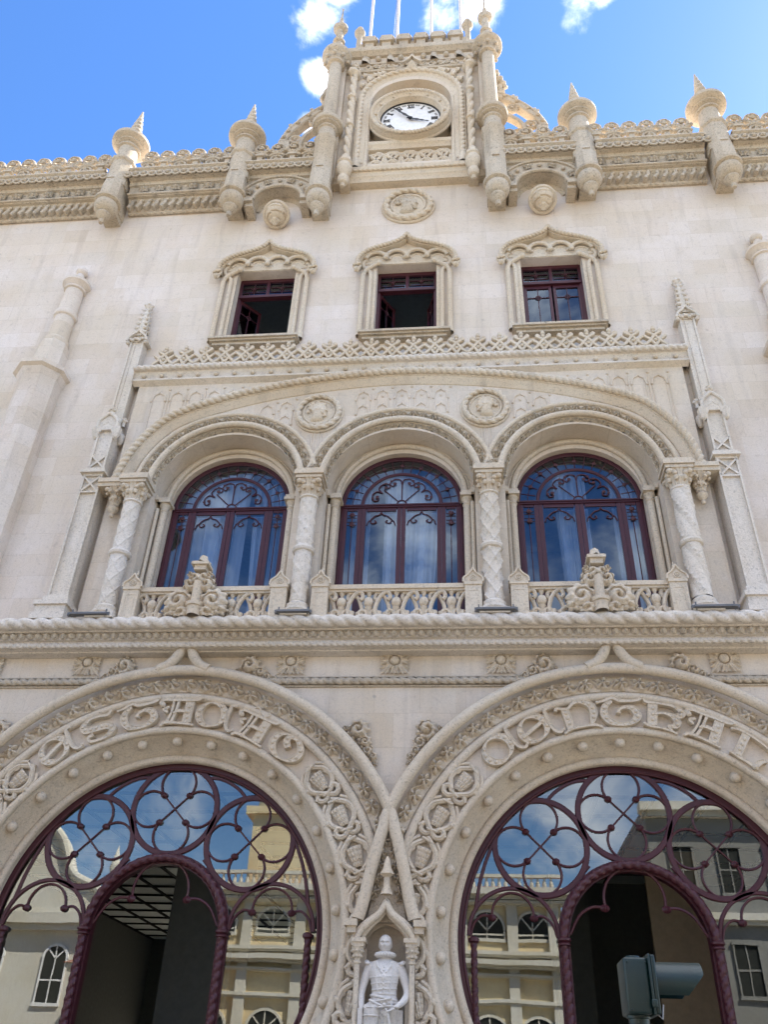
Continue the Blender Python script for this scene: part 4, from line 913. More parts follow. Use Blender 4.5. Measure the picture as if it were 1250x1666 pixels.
# ================================================================== upper windows
def upwin(c,opn,label):
    mb=MB()
    zt=17.36
    # reveal roll and surround
    hood=smooth([(c-1.12,17.22),(c-1.10,17.45),(c-.95,17.66),(c-.7,17.80),(c-.35,17.93),(c-.12,18.07),(c,18.24)],8); H=np.vstack([hood,(hood[::-1][1:]-[c,0])*[-1,1]+[c,0]]); Hf=resample(H,.008)
    mb.rope(Hf,-.19,.05,.085,k=2,m=10,depth=.25); mb.molding(resample(H,.05),0,[(.03,.0),(.03,.17),(-.06,.15),(-.07,.0)])
    for k in(-1,1):
        x=c+k*1.12; mb.tube(EL(x,17.16,.075,.075,16),-.18,.035,8,closed=True); mb.rope(line((x-.09,17.14),(x+.09,17.2),step=.01),-.23,.035,.07,m=8); mb.sphere((x,-.2,17.03),.07,7,mod=lambda a,b:1+.15*np.cos(5*b))
        # jamb colonnettes crossing at the top
        for dx,y,r in((.98,-.07,.055),(.81,-.04,.05)):
            mb.tube(line((c+k*dx,15.10),(c+k*dx,17.0)),y,r,10); mb.lathe(c+k*dx,y,[(.045,15.2),(.065,15.17),(.065,15.05),(.075,15.0),(.07,14.98)],10)
        mb.box(min(c+k*.68,c+k*.76),max(c+k*.68,c+k*.76),-.015,.02,15.0,17.2)
        mb.tube(smooth([(c+k*.98,16.95),(c+k*.93,17.12),(c+k*.78,17.26),(c+k*.66,17.33)],6),-.07,.05,9); mb.sphere((c+k*.63,-.08,17.34),.07,7)
        mb.tube(smooth([(c+k*.80,16.9),(c+k*.84,17.10),(c+k*.96,17.24),(c+k*1.0,17.40),(c+k*.93,17.52)],6),-.04,.045,9)
    # lobed inner arch: four scallops
    for j,(a,b) in enumerate(((-.93,-.47),(-.47,0),(0,.47),(.47,.93))):
        m_=(a+b)/2; zz=17.48 if j in(0,3) else 17.52
        for r,y,t in((.24,-.09,.045),(.31,-.03,.03),(.16,-.02,.022)): mb.tube(arc(c+m_,zz,r,.12,PI-.12,18),y,t,8)
    for x in(-.47,0,.47): mb.sphere((c+x,-.11,17.50),.062,7)
    sc_=smooth([(c-1.02,17.40),(c-.9,17.6),(c-.45,17.83),(c,18.16)],6); Q=np.vstack([sc_,(sc_[::-1][1:]-[c,0])*[-1,1]+[c,0]]); mb.plate([tuple(p) for p in Q]+[(c+.68,17.37),(c-.68,17.37)],[],-.02,.0)
    o=mb.obj('upper_window','carve',ST); o['label']=label
    sb=MB(); sb.box(c-.98,c+.98,-.27,.02,14.91,14.97); sb.box(c-.94,c+.94,-.22,.0,14.87,14.91); sb.box(c-.90,c+.90,-.16,.0,14.80,14.87); sb.box(c-.68,c+.68,.0,.3,14.93,15.02); sb.obj('sill','old',o)
    F=MB(); y0,y1=.24,.34
    for k in(-1,1): F.box(c+k*.65-.035,c+k*.65+.035,y0,y1,15.02,17.34)
    F.box(c-.65,c+.65,y0+.003,y1,17.26,17.36); F.box(c-.65,c+.65,y0-.03,y1,16.72,16.80); F.box(c-.65,c+.65,y0+.003,y1,15.02,15.09)
    F.box(c-.035,c+.035,y0+.006,y1,16.80,17.26)
    for k in(-1,1):
        x=c+k*.33; F.box(x-.007,x+.007,y0+.03,y0+.045,16.8,17.26); 
        for zz in(16.95,17.1): F.box(x-.27,x+.27,y0+.03,y0+.045,zz-.006,zz+.006)
        F.sphere((x,y0+.02,17.03),.035,5)
        for d in range(4): a=d*PI/2+PI/4; F.tube(smooth([(x,17.03),(x+.06*math.cos(a),17.03+.06*math.sin(a)),(x+.09*math.cos(a+.5),17.03+.09*math.sin(a+.5))],3),y0+.03,.007,4)
    F.obj('frame','maroon',o)
    g=MB(); g.box(c-.62,c+.62,y0+.05,y0+.056,16.8,17.27); g.obj('glass_pane','upglass',o,smooth=False)
    for k in(-1,1):
        L0=MB(); wd=.60
        L0.box(0,wd,0,.05,15.10,15.18); L0.box(0,wd,0,.05,16.63,16.71); L0.box(0,.06,-.002,.052,15.10,16.71); L0.box(wd-.06,wd,-.002,.052,15.10,16.71)
        L0.box(wd/2-.008,wd/2+.008,.01,.025,15.15,16.65); L0.box(.05,wd-.05,.01,.025,16.33,16.345)
        L0.tube(EL(wd/2,16.34,.055,.055,14),.012,.01,5,closed=True); L0.tube(np.array([(wd/2-.05,16.34),(wd/2,16.42),(wd/2+.05,16.34),(wd/2,16.26),(wd/2-.05,16.34)]),.012,.007,4)
        G0=MB(); G0.box(.05,wd-.05,.028,.032,15.15,16.66)
        ang=opn[0 if k<0 else 1]; ca,sa=math.cos(ang),math.sin(ang)
        def f(v,k=k,ca=ca,sa=sa):
            X=v[:,0]*ca-v[:,1]*sa*0-(v[:,1])*sa; Y=v[:,0]*sa+v[:,1]*ca
            return np.stack([c+k*(.62-X),y0+.03+Y,v[:,2]],-1)
        L0.xf(f); G0.xf(f); L0.obj('casement','maroon',o); G0.obj('casement_pane','upglass',o,smooth=False)
upwin(-3.25,(math.radians(48),math.radians(88)),'upper window with one casement swung inwards')
upwin(0,(math.radians(58),math.radians(72)),'upper window with both casements swung inwards')
upwin(3.25,(0,0),'upper window with its casements shut')
# ================================================================== main cornice
PX=(2.10,4.27,7.44)
mb=MB()
def seg(x0,x1):
    P=line((x0,0),(x1,0),step=.25); Z=20.0
    mb.molding(P+[0,Z],0,[(-.27,.0),(-.26,.05),(-.22,.10),(-.10,.13),(.09,.26),(.10,.34),(.15,.37),(.17,.37),(.19,.32),(.43,.36),(.45,.42),(.47,.42),(.56,.44),(.58,.55),(.78,.60),(.82,.66),(.86,.66),(.88,.60),(.90,.0)])
    # slanting key blocks
    n=int((x1-x0)/.2)
    for i in range(n):
        x=x0+(i+.5)*(x1-x0)/n
        Q=smooth([(x-.07,Z-.22),(x-.03,Z-.14),(x+.02,Z-.08),(x+.02,Z+.02),(x+.09,Z+.06)],4); mb.ribbon(Q,.085,-.27,-.05,bev=.02)
    mb.rope(line((x0,Z-.24),(x1,Z-.24),step=.014),-.06,.055,.17,k=2,m=8)
    mb.tube(line((x0,Z+.15),(x1,Z+.15)),-.37,.035,8)
segs=[(-13,-7.75),(-7.1,-4.55),(4.55,7.1),(7.75,13)]
for a,b in segs: seg(a,b)
# stretch over the small niche arches, set at the same height
for s in(-1,1):
    a,b=sorted((s*2.3,s*4.1)); P=line((a,0),(b,0),step=.25)+[0,20.0]
    mb.molding(P,0,[(.43,.0),(.43,.36),(.45,.42),(.47,.42),(.56,.44),(.58,.55),(.78,.60),(.82,.66),(.86,.66),(.88,.60),(.90,.0)])
    P=line((a,0),(b,0),step=.25)+[0,20.0]; mb.molding(P,0,[(.19,.0),(.19,.3),(.43,.36)])
    cx=s*3.19
    for r,y,t in((.98,-.44,.03),(.93,-.40,.02),(.62,-.40,.05)): mb.tube(arc(cx,19.55,r,.25 if r>.7 else .1,PI-(.25 if r>.7 else .1),50,rz=r*.9),y,t,8)
    g=np.linspace(.1,PI-.1,30); mb.grid(np.array([[(cx+r*math.cos(a_),y,19.55+r*.9*math.sin(a_)) for r,y in((.98,-.42),(.62,-.38),(.60,-.05),(.5,.0))] for a_ in g]))
    for a_ in np.linspace(.45,PI-.45,7)[::2]:
        pad(mb,cx+.8*math.cos(a_),19.55+.72*math.sin(a_),.11,.11,a_-PI/2,-.40,.09,fn=h_rosette,n=20)
    for a_ in np.linspace(.45,PI-.45,7)[1::2]: mb.sphere((cx+.8*math.cos(a_),-.43,19.55+.72*math.sin(a_)),.055,6)
    for k in(-1,1):
        mb.box(cx+k*.72-.13,cx+k*.72+.13,-.5,0,19.42,19.56); mb.box(cx+k*.68-.1,cx+k*.68+.1,-.42,0,19.30,19.42)
        pad(mb,cx+k*.86,20.22,.1,.1,0,-.36,.08,fn=h_rosette,n=18)
co_=mb.obj('main_cornice','old',ST)
mb=MB()
for x in np.arange(-13,13,.42):
    if abs(x)<4.6 or abs(abs(x)-7.44)<.35: continue
    pad(mb,x,20.31,.15,.13,0,-.35,.12,fn=h_rosette,n=18)
mb.obj('rosette_row','old',co_)
mb=MB(); prev=None
for x in np.arange(-13,13,.21):
    if prev is not None and x-prev>.3 and mb.n: mb.obj('bead_row','old',co_); mb=MB()
    if abs(x)<2.3 or min(abs(abs(x)-q) for q in PX)<.2: continue
    prev=x; mb.box(x-.11,x+.11,-.605,-.58,20.64,20.68); mb.sphere((x,-.62,20.66),.06,5); mb.tube(EL(x,20.66,.092,.092,12),-.60,.03,5,closed=True)
mb.obj('bead_row','old',co_)
# parapet
mb=MB(); p=.84
def parapet(x0,x1):
    mb.box(x0,x1,-.60,-.30,20.86,20.92)
    i0=int(math.ceil((x0+.05)/p*2)); i1=int(math.floor((x1-.05)/p*2))
    for i in range(i0,i1+1):
        x=i*p/2
        if i%2==0:
            mb.tube(EL(x,21.12,.14,.13,18,-.5,PI+.5),-.47,.038,8,flat=1.7); mb.lathe(x,-.47,[(.09,20.92),(.12,20.96),(.05,21.0),(.10,21.1),(.04,21.2),(0,21.28)],8,mod=lambda T,Z:.02*np.cos(4*T)); mb.box(x-.15,x+.15,-.54,-.40,20.92,20.97)
        else:
            mb.box(x-.065,x+.065,-.56,-.40,20.92,21.16); mb.box(x-.115,x+.115,-.60,-.38,21.15,21.22); mb.box(x-.12,x+.12,-.58,-.35,20.92,20.97)
        # crest of volutes
        for k in(-1,1):
            mb.tube(smooth([(x-k*.21,21.24),(x-k*.08,21.33),(x+k*.08,21.32),(x+k*.21,21.24)],5),-.47,.042,8,flat=1.6)
        xv=x+.21 if False else x
        rr=.155; mb.tube(EL(x,21.60,rr,rr*.95,20),-.46,.040,8,closed=True,flat=1.7); mb.sphere((x,-.50,21.60),.07,6); mb.tube(EL(x,21.60,.09,.09,12,.6,5.2),-.55,.02,5)
        for k in(-1,1): mb.tube(smooth([(x+k*.04,21.38),(x+k*.12,21.44),(x+k*.22,21.48)],4),-.46,.038,6,flat=1.5)
        mb.sphere((x+p/4,-.5,21.48),.055,5); mb.box(x-.03,x+.03,-.52,-.4,21.32,21.48)
for a,b in((-13,-7.75),(-7.15,-4.55),(-3.98,-2.35),(2.35,3.98),(4.55,7.15),(7.75,13)): mb=MB(); parapet(a,b); mb.obj('parapet','old',ST)
def octl(mb,x,y,prof):
    P=np.array(prof,float); th=np.arange(8)*PI/4+PI/8; mb.grid(np.stack([x+P[:,0:1]*np.cos(th),y+P[:,0:1]*np.sin(th),np.repeat(P[:,1:2],8,1)],-1),closed_j=True)
def pendant(mb,x,y,r=.30,z=18.78):
    mb.lathe(x,y,[(0,z),(.05,z+.02),(.07,z+.08),(.06,z+.13),(.05,z+.15),(.12,z+.22),(.17,z+.30),(.17,z+.34),(.12,z+.36),(.2,z+.40),(.27,z+.50),(.29,z+.60),(.27,z+.70),(.24,z+.73),(.32,z+.77),(.33,z+.83),(.27,z+.86)],28)
    mb.box(x-.2,x+.2,y,0,z+.55,z+.86)
for X in PX[1:]:
    for s in(-1,1):
        x=s*X; mb=MB(); y=-.52
        pendant(mb,x,y,z=18.8); octl(mb,x,y,[(.27,19.6),(.26,20.3),(.22,20.45),(.04,20.98)]); mb.box(x-.22,x+.22,y,0,19.5,20.9)
        mb.box(x-.09,x+.09,y-.26,y-.2,20.32,20.36)
        y2=-.43; octl(mb,x,y2,[(.0,20.3),(.29,20.32),(.30,20.5),(.30,21.2),(.35,21.25),(.36,21.31),(.32,21.35)])
        mb.lathe(x,y2,[(.28,21.3),(.26,21.38),(.245,21.93),(.30,21.95),(.30,22.0),(.25,22.02),(.26,22.06),(.36,22.10),(.36,22.14),(.44,22.17),(.49,22.21),(.49,22.31),(.45,22.35),(.30,22.40),(.22,22.42)],30)
        # spiralled spike
        mb.lathe(x,y2,[(.23,22.40),(.20,22.6),(.14,23.1),(.08,23.5),(.02,23.88),(0,23.9)],24,mod=lambda T,Z:-.06*(1-np.abs(np.sin((T-Z*2*PI/.2)/2)))**1.2*np.clip((24.0-Z)/1.2,0,1),sub=.02)
        mb.obj('finial','old',ST)
# stone globes in the little niches
for s in(-1,1):
    mb=MB(); c=(s*3.19,-.25,19.15); mb.sphere(c,.27,26,mod=lambda a,b:1-.14*(np.abs(np.cos(a*5+.5*np.cos(b)))<.28)); 
    t=np.linspace(0,2*PI,50); P=[(c[0]+.285*math.cos(a),c[1]-.285*math.sin(a)*.7,c[2]+.285*math.sin(a)*.75+.0) for a in t]; mb.tube3(P,.055,8)
    mb.lathe(c[0],c[1],[(0,18.74),(.04,18.77),(.03,18.81),(.1,18.86),(.12,18.92)],10,mod=lambda T,Z:.015*np.cos(6*T)); mb.obj('globe','carve',ST)
# ================================================================== clock tower
TW=thing('clock_tower','stone clock tower with battlements and twisted columns on the roof line','tower')
mb=MB(); ph=[(-1.08,21.1),(1.08,21.1)]+[tuple(p) for p in arc(0,24.0,1.08,0,PI,40)]
mb.plate(rect(-1.9,1.9,20.35,26.6),[ph],-.2,.12); 
mb.box(-1.9,1.9,.12,3.4,20.4,26.6)
for s in(-1,1): mb.box(s*1.9-.002,s*1.9+.002,-.2,.15,20.35,26.6)
mb.box(-1.9,1.9,-.2,3.4,26.58,26.6)
for s in(-1,1): mb.box(*sorted((s*1.86,s*2.24)),-.34,.5,20.4,26.45)
mb.obj('wall','wall2',TW)
mb=MB()
P=line((-1.95,20.5),(1.95,20.5)); mb.molding(P,-.0,[(-.18,.0),(-.17,.20),(-.05,.22),(.0,.26),(.12,.27),(.22,.33),(.30,.34),(.34,.30),(.36,.1)]); mb.rope(line((-1.5,20.68),(1.5,20.68),step=.012),-.31,.04,.12,k=2,m=8)
for s in(-1,1):
    x=s*1.60
    mb.lathe(x,-.42,[(0,19.86),(.05,19.88),(.07,19.93),(.05,19.98),(.11,20.02),(.15,20.12),(.14,20.22),(.09,20.28),(.12,20.36),(.17,20.44),(.19,20.55),(.20,20.65),(.16,20.75),(.20,20.80),(.19,20.84)],22); mb.box(x-.12,x+.12,-.4,0,20.2,20.8)
    octl(mb,x,-.38,[(.16,20.84),(.16,21.05),(.03,21.35)])
tb=mb.obj('base_moulding','carve',TW)
for s in(-1,1):
    mb=MB(); x=s*1.60
    mb.lathe(x,-.36,[(.10,21.2),(.105,22.55),(.15,22.58),(.15,22.64),(.105,22.68),(.105,23.9),(.15,23.94),(.15,24.0),(.105,24.04),(.10,25.1),(.14,25.15),(.19,25.2),(.2,25.3),(.15,25.34)],24,mod=lambda T,Z:-.055*(1-np.abs(np.sin((2*T-s*Z*2*PI/.42)/2)))**1.2,sub=.025)
    for j in range(5):
        for a in np.linspace(0,2*PI,6)[:-1]: mb.sphere((x+(.13-.02*j)*math.cos(a+j),-.36+(.13-.02*j)*math.sin(a+j),25.42+j*.09),.055-.006*j,5)
    mb.obj('twisted_column','carve',TW)
ap=np.vstack([line((-1.36,21.15),(-1.36,24.1)),arc(0,24.1,1.36,0,PI,60)[::-1][1:-1],line((1.36,24.1),(1.36,21.15))]); A=arc(0,24.1,1.34,.0,PI,300)
apf=resample(ap,.012)
mb=MB(); mb.rope(apf,-.25,.075,.19,k=2,m=12,depth=.28)
mb.molding(resample(ap,.06),-.2,[(.14,.0),(.1,.05),(-.06,.05),(-.1,.02),(-.22,.0),(-.26,-.04),(-.27,-.2)])
for s in(-1,1): mb.lathe(s*1.36,-.25,[(.12,20.84),(.12,21.05),(.09,21.15),(.08,21.25)],8); mb.tube(line((s*1.13,21.1),(s*1.13,24.1)),-.21,.035,7); mb.lathe(s*1.13,-.22,[(.06,20.86),(.06,21.1),(.03,21.25)],8)
for a in(0.5,.72,.95,PI-.5,PI-.72,PI-.95): mb.sphere((1.54*math.cos(a),-.24,24.1+1.5*math.sin(a)),.1,6,mod=lambda a,b:1+.3*np.cos(4*b+2*a))
mb.lathe(0,-.28,[(0,25.42),(.1,25.5),(.14,25.62),(.07,25.7),(.1,25.8),(0,25.9)],8,mod=lambda T,Z:.02*np.cos(4*T))
mb.ribbon(np.array([(-.26,25.78),(-.1,25.95),(0,26.12),(.1,25.95),(.26,25.78)]),.06,-.36,-.2)
for k in(-1,1):
    for j in range(5): curl(mb,k*(.32+.24*j),25.76,.10,j*1.3,-.22,flip=k*(1 if j%2 else -1),turns=1.0,w=.3)
    for z0 in((1.18,25.2),(1.3,25.35),(1.02,25.35),(.8,25.42)): mb.sphere((k*z0[0],-.22,z0[1]),.09,6,mod=lambda a,b:1+.3*np.cos(4*b+2*a))
mb.obj('clock_arch','carve',TW)
mb=MB()
Pm=line((-1.9,0),(1.9,0)); mb.molding(Pm+[0,25.58],-.2,[(-.04,.0),(-.03,.06),(.03,.08),(.05,.0)]); mb.molding(Pm+[0,25.98],-.2,[(-.03,.0),(-.03,.06),(.03,.07),(.03,.0)])
mb.molding(np.array([(-2.0,26.4),(2.0,26.4)]),-.2,[(-.03,.0),(-.02,.08),(.03,.13),(.08,.20),(.2,.22),(.24,.22),(.26,.15),(.28,-.3)])
for x in np.linspace(-1.3,1.3,9): mb.sphere((x,-.25,26.22),.085,6); 
for x in(-.62,.62,-1.35,1.35): mb.lathe(x,-.27,[(.12,25.95),(.11,26.12),(.05,26.2),(.07,26.27),(0,26.42)],6,mod=lambda T,Z:.02*np.cos(3*T))
for x in np.linspace(-1.25,1.25,12): curl(mb,x,25.78,.12,x*7,-.23,flip=1,turns=.9,w=.34)
# battlements
for i,x in enumerate(np.linspace(-1.25,1.25,6)):
    mb.box(x-.13,x+.13,-.40,-.1,26.66,26.92); mb.box(x-.19,x+.19,-.46,-.06,26.9,26.98); mb.box(x-.16,x+.16,-.43,-.08,27.0,27.25)
    for k in(-1,1): mb.tube(EL(x+k*.12,27.22,.07,.07,14),-.25,.06,7,closed=True,flat=2.2)
    mb.box(x-.1,x+.1,-.38,-.1,27.2,27.32); mb.box(x-.2,x+.2,-.4,-.08,26.98,27.02)
for x in np.linspace(-1.5,1.5,7): mb.box(x-.12,x+.12,-.3,-.12,26.66,27.02); mb.tube(EL(x,27.0,.1,.07,10,0,PI),-.22,.04,6,flat=2)
for x in np.linspace(-1.6,1.6,8):
    mb.box(x-.16,x+.16,3.1,3.35,26.6,27.2)
mb.obj('battlement','old',TW)
for s in(-1,1):
    mb=MB(); x=s*1.62; y=-.12
    mb.lathe(x,y,[(.16,26.66),(.17,26.8),(.12,26.86),(.085,26.95),(.08,27.9),(.11,27.95),(.16,28.02),(.17,28.1),(.12,28.16),(.06,28.2)],18); mb.sphere((x,y,28.32),.10,7); mb.obj('pinnacle','old',TW)
    mb=MB(); x=s*2.13; y=-.55
    pendant(mb,x,y,z=18.6); octl(mb,x,y,[(.27,19.4),(.26,20.2),(.22,20.35),(.04,20.9)]); mb.box(x-.22,x+.22,y,0,19.3,20.9); mb.box(x-.09,x+.09,y-.27,y-.2,20.22,20.26)
    y=-.5; octl(mb,x,y,[(.27,20.0),(.27,21.55),(.31,21.62),(.32,21.68),(.28,21.72)]); mb.box(x-.14,x+.14,y,-.1,20.2,22.0)
    mb.lathe(x,y,[(.25,21.65),(.225,21.75),(.225,22.1),(.27,22.13),(.27,22.17),(.23,22.19),(.24,22.23),(.33,22.26),(.33,22.30),(.39,22.33),(.41,22.38),(.41,22.45),(.38,22.49),(.24,22.5),(.185,22.56),(.17,25.45),(.25,25.48),(.25,25.53),(.22,25.55),(.25,25.68),(.34,25.80),(.40,25.84),(.42,25.88),(.42,25.98),(.40,26.0),(.3,26.06),(.16,26.1)],30)
    for a in np.linspace(0,2*PI,9)[:-1]: mb.sphere((x+.33*math.cos(a),y+.33*math.sin(a),25.66),.06,6)
    tw=lambda T,Z:-.045*(1-np.abs(np.sin((2*T-Z*2*PI/.45)/2)))**1.5
    mb.lathe(x,y,[(.13,26.1),(.12,26.75),(.18,26.8),(.18,26.86),(.12,26.92),(.115,27.45),(.18,27.5),(.22,27.6),(.22,27.68),(.14,27.74),(.09,27.8),(.05,28.3),(.0,28.9)],20,mod=tw,sub=.03)
    mb.obj('turret','old',TW)
    # flying gable beside the tower
    mb=MB(); y=.25
    A1=smooth([(s*3.55,23.0),(s*3.4,23.45),(s*3.0,24.05),(s*2.5,24.55),(s*1.9,24.9)],8); mb.ribbon(A1,.22,y-.1,y+.15,bev=.03); mb.tube(A1+[0,.12],y-.08,.05,7)
    A2=smooth([(s*3.05,22.8),(s*2.9,23.3),(s*2.45,23.7),(s*1.95,23.55)],8); mb.ribbon(A2,.12,y-.1,y+.1,bev=.02)
    mb.ribbon(smooth([(s*3.5,22.2),(s*3.45,22.6),(s*3.5,23.0)],4),.3,y-.1,y+.15); mb.box(min(s*1.9,s*3.6),max(s*1.9,s*3.6),y-.05,y+.2,20.8,21.9)
    for cxx,czz,rr in((3.2,22.55,.17),(2.85,22.75,.17),(3.2,23.15,.15),(2.5,22.7,.2),(2.12,22.75,.17),(2.75,24.0,.13),(2.3,24.25,.15),(3.2,22.15,.17),(2.8,22.3,.17),(2.4,22.25,.17)):
        mb.tube(EL(s*cxx,czz,rr,rr,18),y,.045,7,closed=True,flat=1.6); mb.sphere((s*cxx,y-.03,czz),.06,5)
    for u in np.linspace(.1,.9,6):
        q=A1[int(u*(len(A1)-1))]; mb.sphere((q[0],y-.12,q[1]),.06,5)
    for q in(.3,.6,.9):
        w_=A1[int(q*(len(A1)-1))]; mb.sphere((w_[0],y,w_[1]+.26),.11,6,mod=lambda a,b:1+.25*np.cos(4*b+a))
    # scrolled crocket on the tower flank
    for j,(dx,dz,r) in enumerate(((2.42,25.0,.15),(2.55,25.22,.13),(2.46,25.45,.15),(2.38,25.7,.12),(2.40,25.95,.09),(2.3,25.2,.13),(2.28,25.5,.13))): mb.sphere((s*dx,y,dz),r,7,mod=lambda a,b:1+.25*np.cos(3*b+3*a))
    mb.tube(smooth([(s*1.95,24.9),(s*2.2,24.9),(s*2.4,24.85),(s*2.55,24.95)],5),y,.09,8)
    mb.obj('flying_gable','old',TW)
# panel under the clock
mb=MB(); mb.molding(line((-1.08,21.98),(1.08,21.98)),-.1,[(-.14,-.1),(-.13,.02),(-.05,.05),(.0,.1),(.1,.12),(.12,.08),(.13,-.1)])
p=.43
for i in range(-2,3):
    x=i*p
    for z in(21.55,21.22):
        mb.tube(EL(x,z,.13,.11,22,-.6 if z<21.4 else .6,3.8 if z<21.4 else 5.6),-.10,.035,7); mb.tube(EL(x+.02,z,.06,.05,12,0,4.2),-.11,.026,6)
    for k in(-1,1): mb.ribbon(smooth([(x-k*.16,21.6),(x-k*.02,21.42),(x+k*.1,21.3),(x+k*.22,21.18)],5),.07,-.14,-.03,bev=.015)
    mb.lathe(x+p/2,-.08,[(.06,21.1),(.09,21.15),(.05,21.2),(.09,21.33),(.09,21.42),(.05,21.48),(.08,21.55)],8); mb.tube(smooth([(x,21.70),(x+.1,21.69),(x+p/2,21.58),(x+p-.1,21.69),(x+p,21.70)],4),-.10,.04,7)
mb.box(-1.08,1.08,-.13,.1,21.04,21.12); mb.plate([(-1.08,21.0),(1.08,21.0),(1.08,21.85),(-1.08,21.85)],[],-.02,.11)
mb.obj('panel','carve',TW)
# ---- the clock
CK=thing('clock','round white tower clock with black Roman numerals showing seven minutes to four','clock',(0,-.2,23.12)); cz=23.12
def loc(o): 
    for c in [o]: c.location=(0,.2,-23.12)
    return o
mb=MB(); R=1.08
mb.molding(EL(0,cz,1,1,80)[::-1],0,[(-.03,-.1),(.10,.0),(.10,.22),(.08,.25)],closed=True) 
mb.tube(EL(0,cz,1.08,1.08,80),-.18,.05,8,closed=True); mb.rope(EL(0,cz,1.02,1.02,420),-.40,.055,.09,k=2,m=10,closed=True,depth=.3)
th=np.linspace(0,2*PI,80,endpoint=False)[None]; pr=np.array([(1.1,.1),(1.1,-.2),(1.07,-.36),(.97,-.40),(.95,-.37),(.90,-.34),(.865,-.36),(.84,-.34),(.82,-.2),(.80,-.17)]); mb.grid(np.stack([pr[:,0:1]*np.cos(th),pr[:,1:2]+0*th,cz+pr[:,0:1]*np.sin(th)],-1),closed_j=True)
for a in np.linspace(0,2*PI,13)[:-1]: mb.sphere((.905*math.sin(a),-.37,cz+.905*math.cos(a)),.035,6)
loc(mb.obj('stone_rim','carve',CK))
mb=MB(); mb.grid(np.stack([np.array([[0],[.82]])*np.cos(th),-.15+0*th+0*np.array([[0],[1]]),cz+np.array([[0],[.82]])*np.sin(th)],-1),closed_j=True); loc(mb.obj('dial','white',CK))
mb=MB(); mb.tube(EL(0,cz,.80,.80,80),-.17,.022,6,closed=True)
for a in np.linspace(0,2*PI,61)[:-1]: mb.sphere((.785*math.sin(a),-.165,cz+.785*math.cos(a)),.012,3)
for i,s_ in enumerate(['XII','I','II','III','IIII','V','VI','VII','VIII','IX','X','XI']):
    a=i*PI/6; er=np.array([math.sin(a),math.cos(a)]); et=np.array([math.cos(a),-math.sin(a)]); wch={'I':.05,'V':.09,'X':.09}; tot=sum(wch[c] for c in s_); u=-tot/2; r0,r1=.56,.72
    def seg2(p,q,w_):
        P=np.array([et*p[0]+er*p[1],et*q[0]+er*q[1]])+[0,cz]; mb.ribbon(P,w_,-.162,-.152)
    for c in s_:
        wv=wch[c]; m_=u+wv/2
        if c=='I': seg2((m_,r0),(m_,r1),.026)
        if c=='V': seg2((m_-.035,r1),(m_,r0),.026); seg2((m_+.035,r1),(m_,r0),.012)
        if c=='X': seg2((m_-.035,r1),(m_+.035,r0),.026); seg2((m_+.035,r1),(m_-.035,r0),.012)
        u+=wv
    seg2((-tot/2,r0),(tot/2,r0),.012); seg2((-tot/2,r1),(tot/2,r1),.012)
    b=a+PI/12; 
    for k in(-1,1): mb.tube(EL(.70*math.sin(b)+k*.03*math.cos(b),cz+.70*math.cos(b)-k*.03*math.sin(b),.025,.025,8),-.155,.005,4,closed=True)
loc(mb.obj('numerals','black',CK))
for nm,ang,ln in(('minute_hand',math.radians(-42),.70),('hour_hand',math.radians(111),.52)):
    mb=MB(); er=np.array([math.sin(ang),math.cos(ang)]); t=np.linspace(-.2,1,18); P=er*t[:,None]*ln+[0,cz]; wds=np.where(t<.2,.05,.075*(1-t)+.018)+.018*np.sin(t*22)*(t>.1); mb.ribbon(P,wds,-.20-(.02 if ln>.6 else 0),-.19-(.02 if ln>.6 else 0)); mb.sphere((0,-.2,cz),.065,6,sy=.5); loc(mb.obj(nm,'black',CK))
# ---- flagpoles on the tower roof
for i,(x,xt) in enumerate(((-1.62,-1.66),(-.70,-.72),(.46,.46),(1.46,1.46))):
    mb=MB(); mb.lathe(x,1.5,[(.16,26.6),(.16,26.7),(.055,26.75),(.05,30),(.052,34),(.03,38),(.0,38.1)],12)
    tag(mb.obj('flagpole','pole'),'thin white flagpole on the tower roof, '+['leftmost of the four','second from the left','third from the left','rightmost of the four'][i],'flagpole','flagpoles behind the tower battlements')
mb=MB(); mb.tube3([(-.88,1.5,26.65),(-.80,1.5,32),(-.72,1.5,37.8)],.008,5); tag(mb.obj('halyard','greymetal'),'thin rope running up beside the second flagpole','rope')
# ---- floodlights and cables on the ledge
for i,(x,wd) in enumerate(((-5.05,.36),(-1.62,.30),(1.64,.34),(5.0,.36))):
    mb=MB(); mb.box(x-wd,x+wd,-.66,-.60,8.02,8.075); mb.box(x-wd*.9,x+wd*.9,-.69,-.66,8.03,8.065)
    for k in(-1,1): mb.box(x+k*wd*.8-.01,x+k*wd*.8+.01,-.64,-.62,8.0,8.14)
    tag(mb.obj('floodlight','greymetal'),'flat grey strip floodlight at the foot of the '+['latticed outer left','flowered inner left','beaded inner right','twisted outer right'][i]+' column','floodlight','strip floodlights on the ledge')
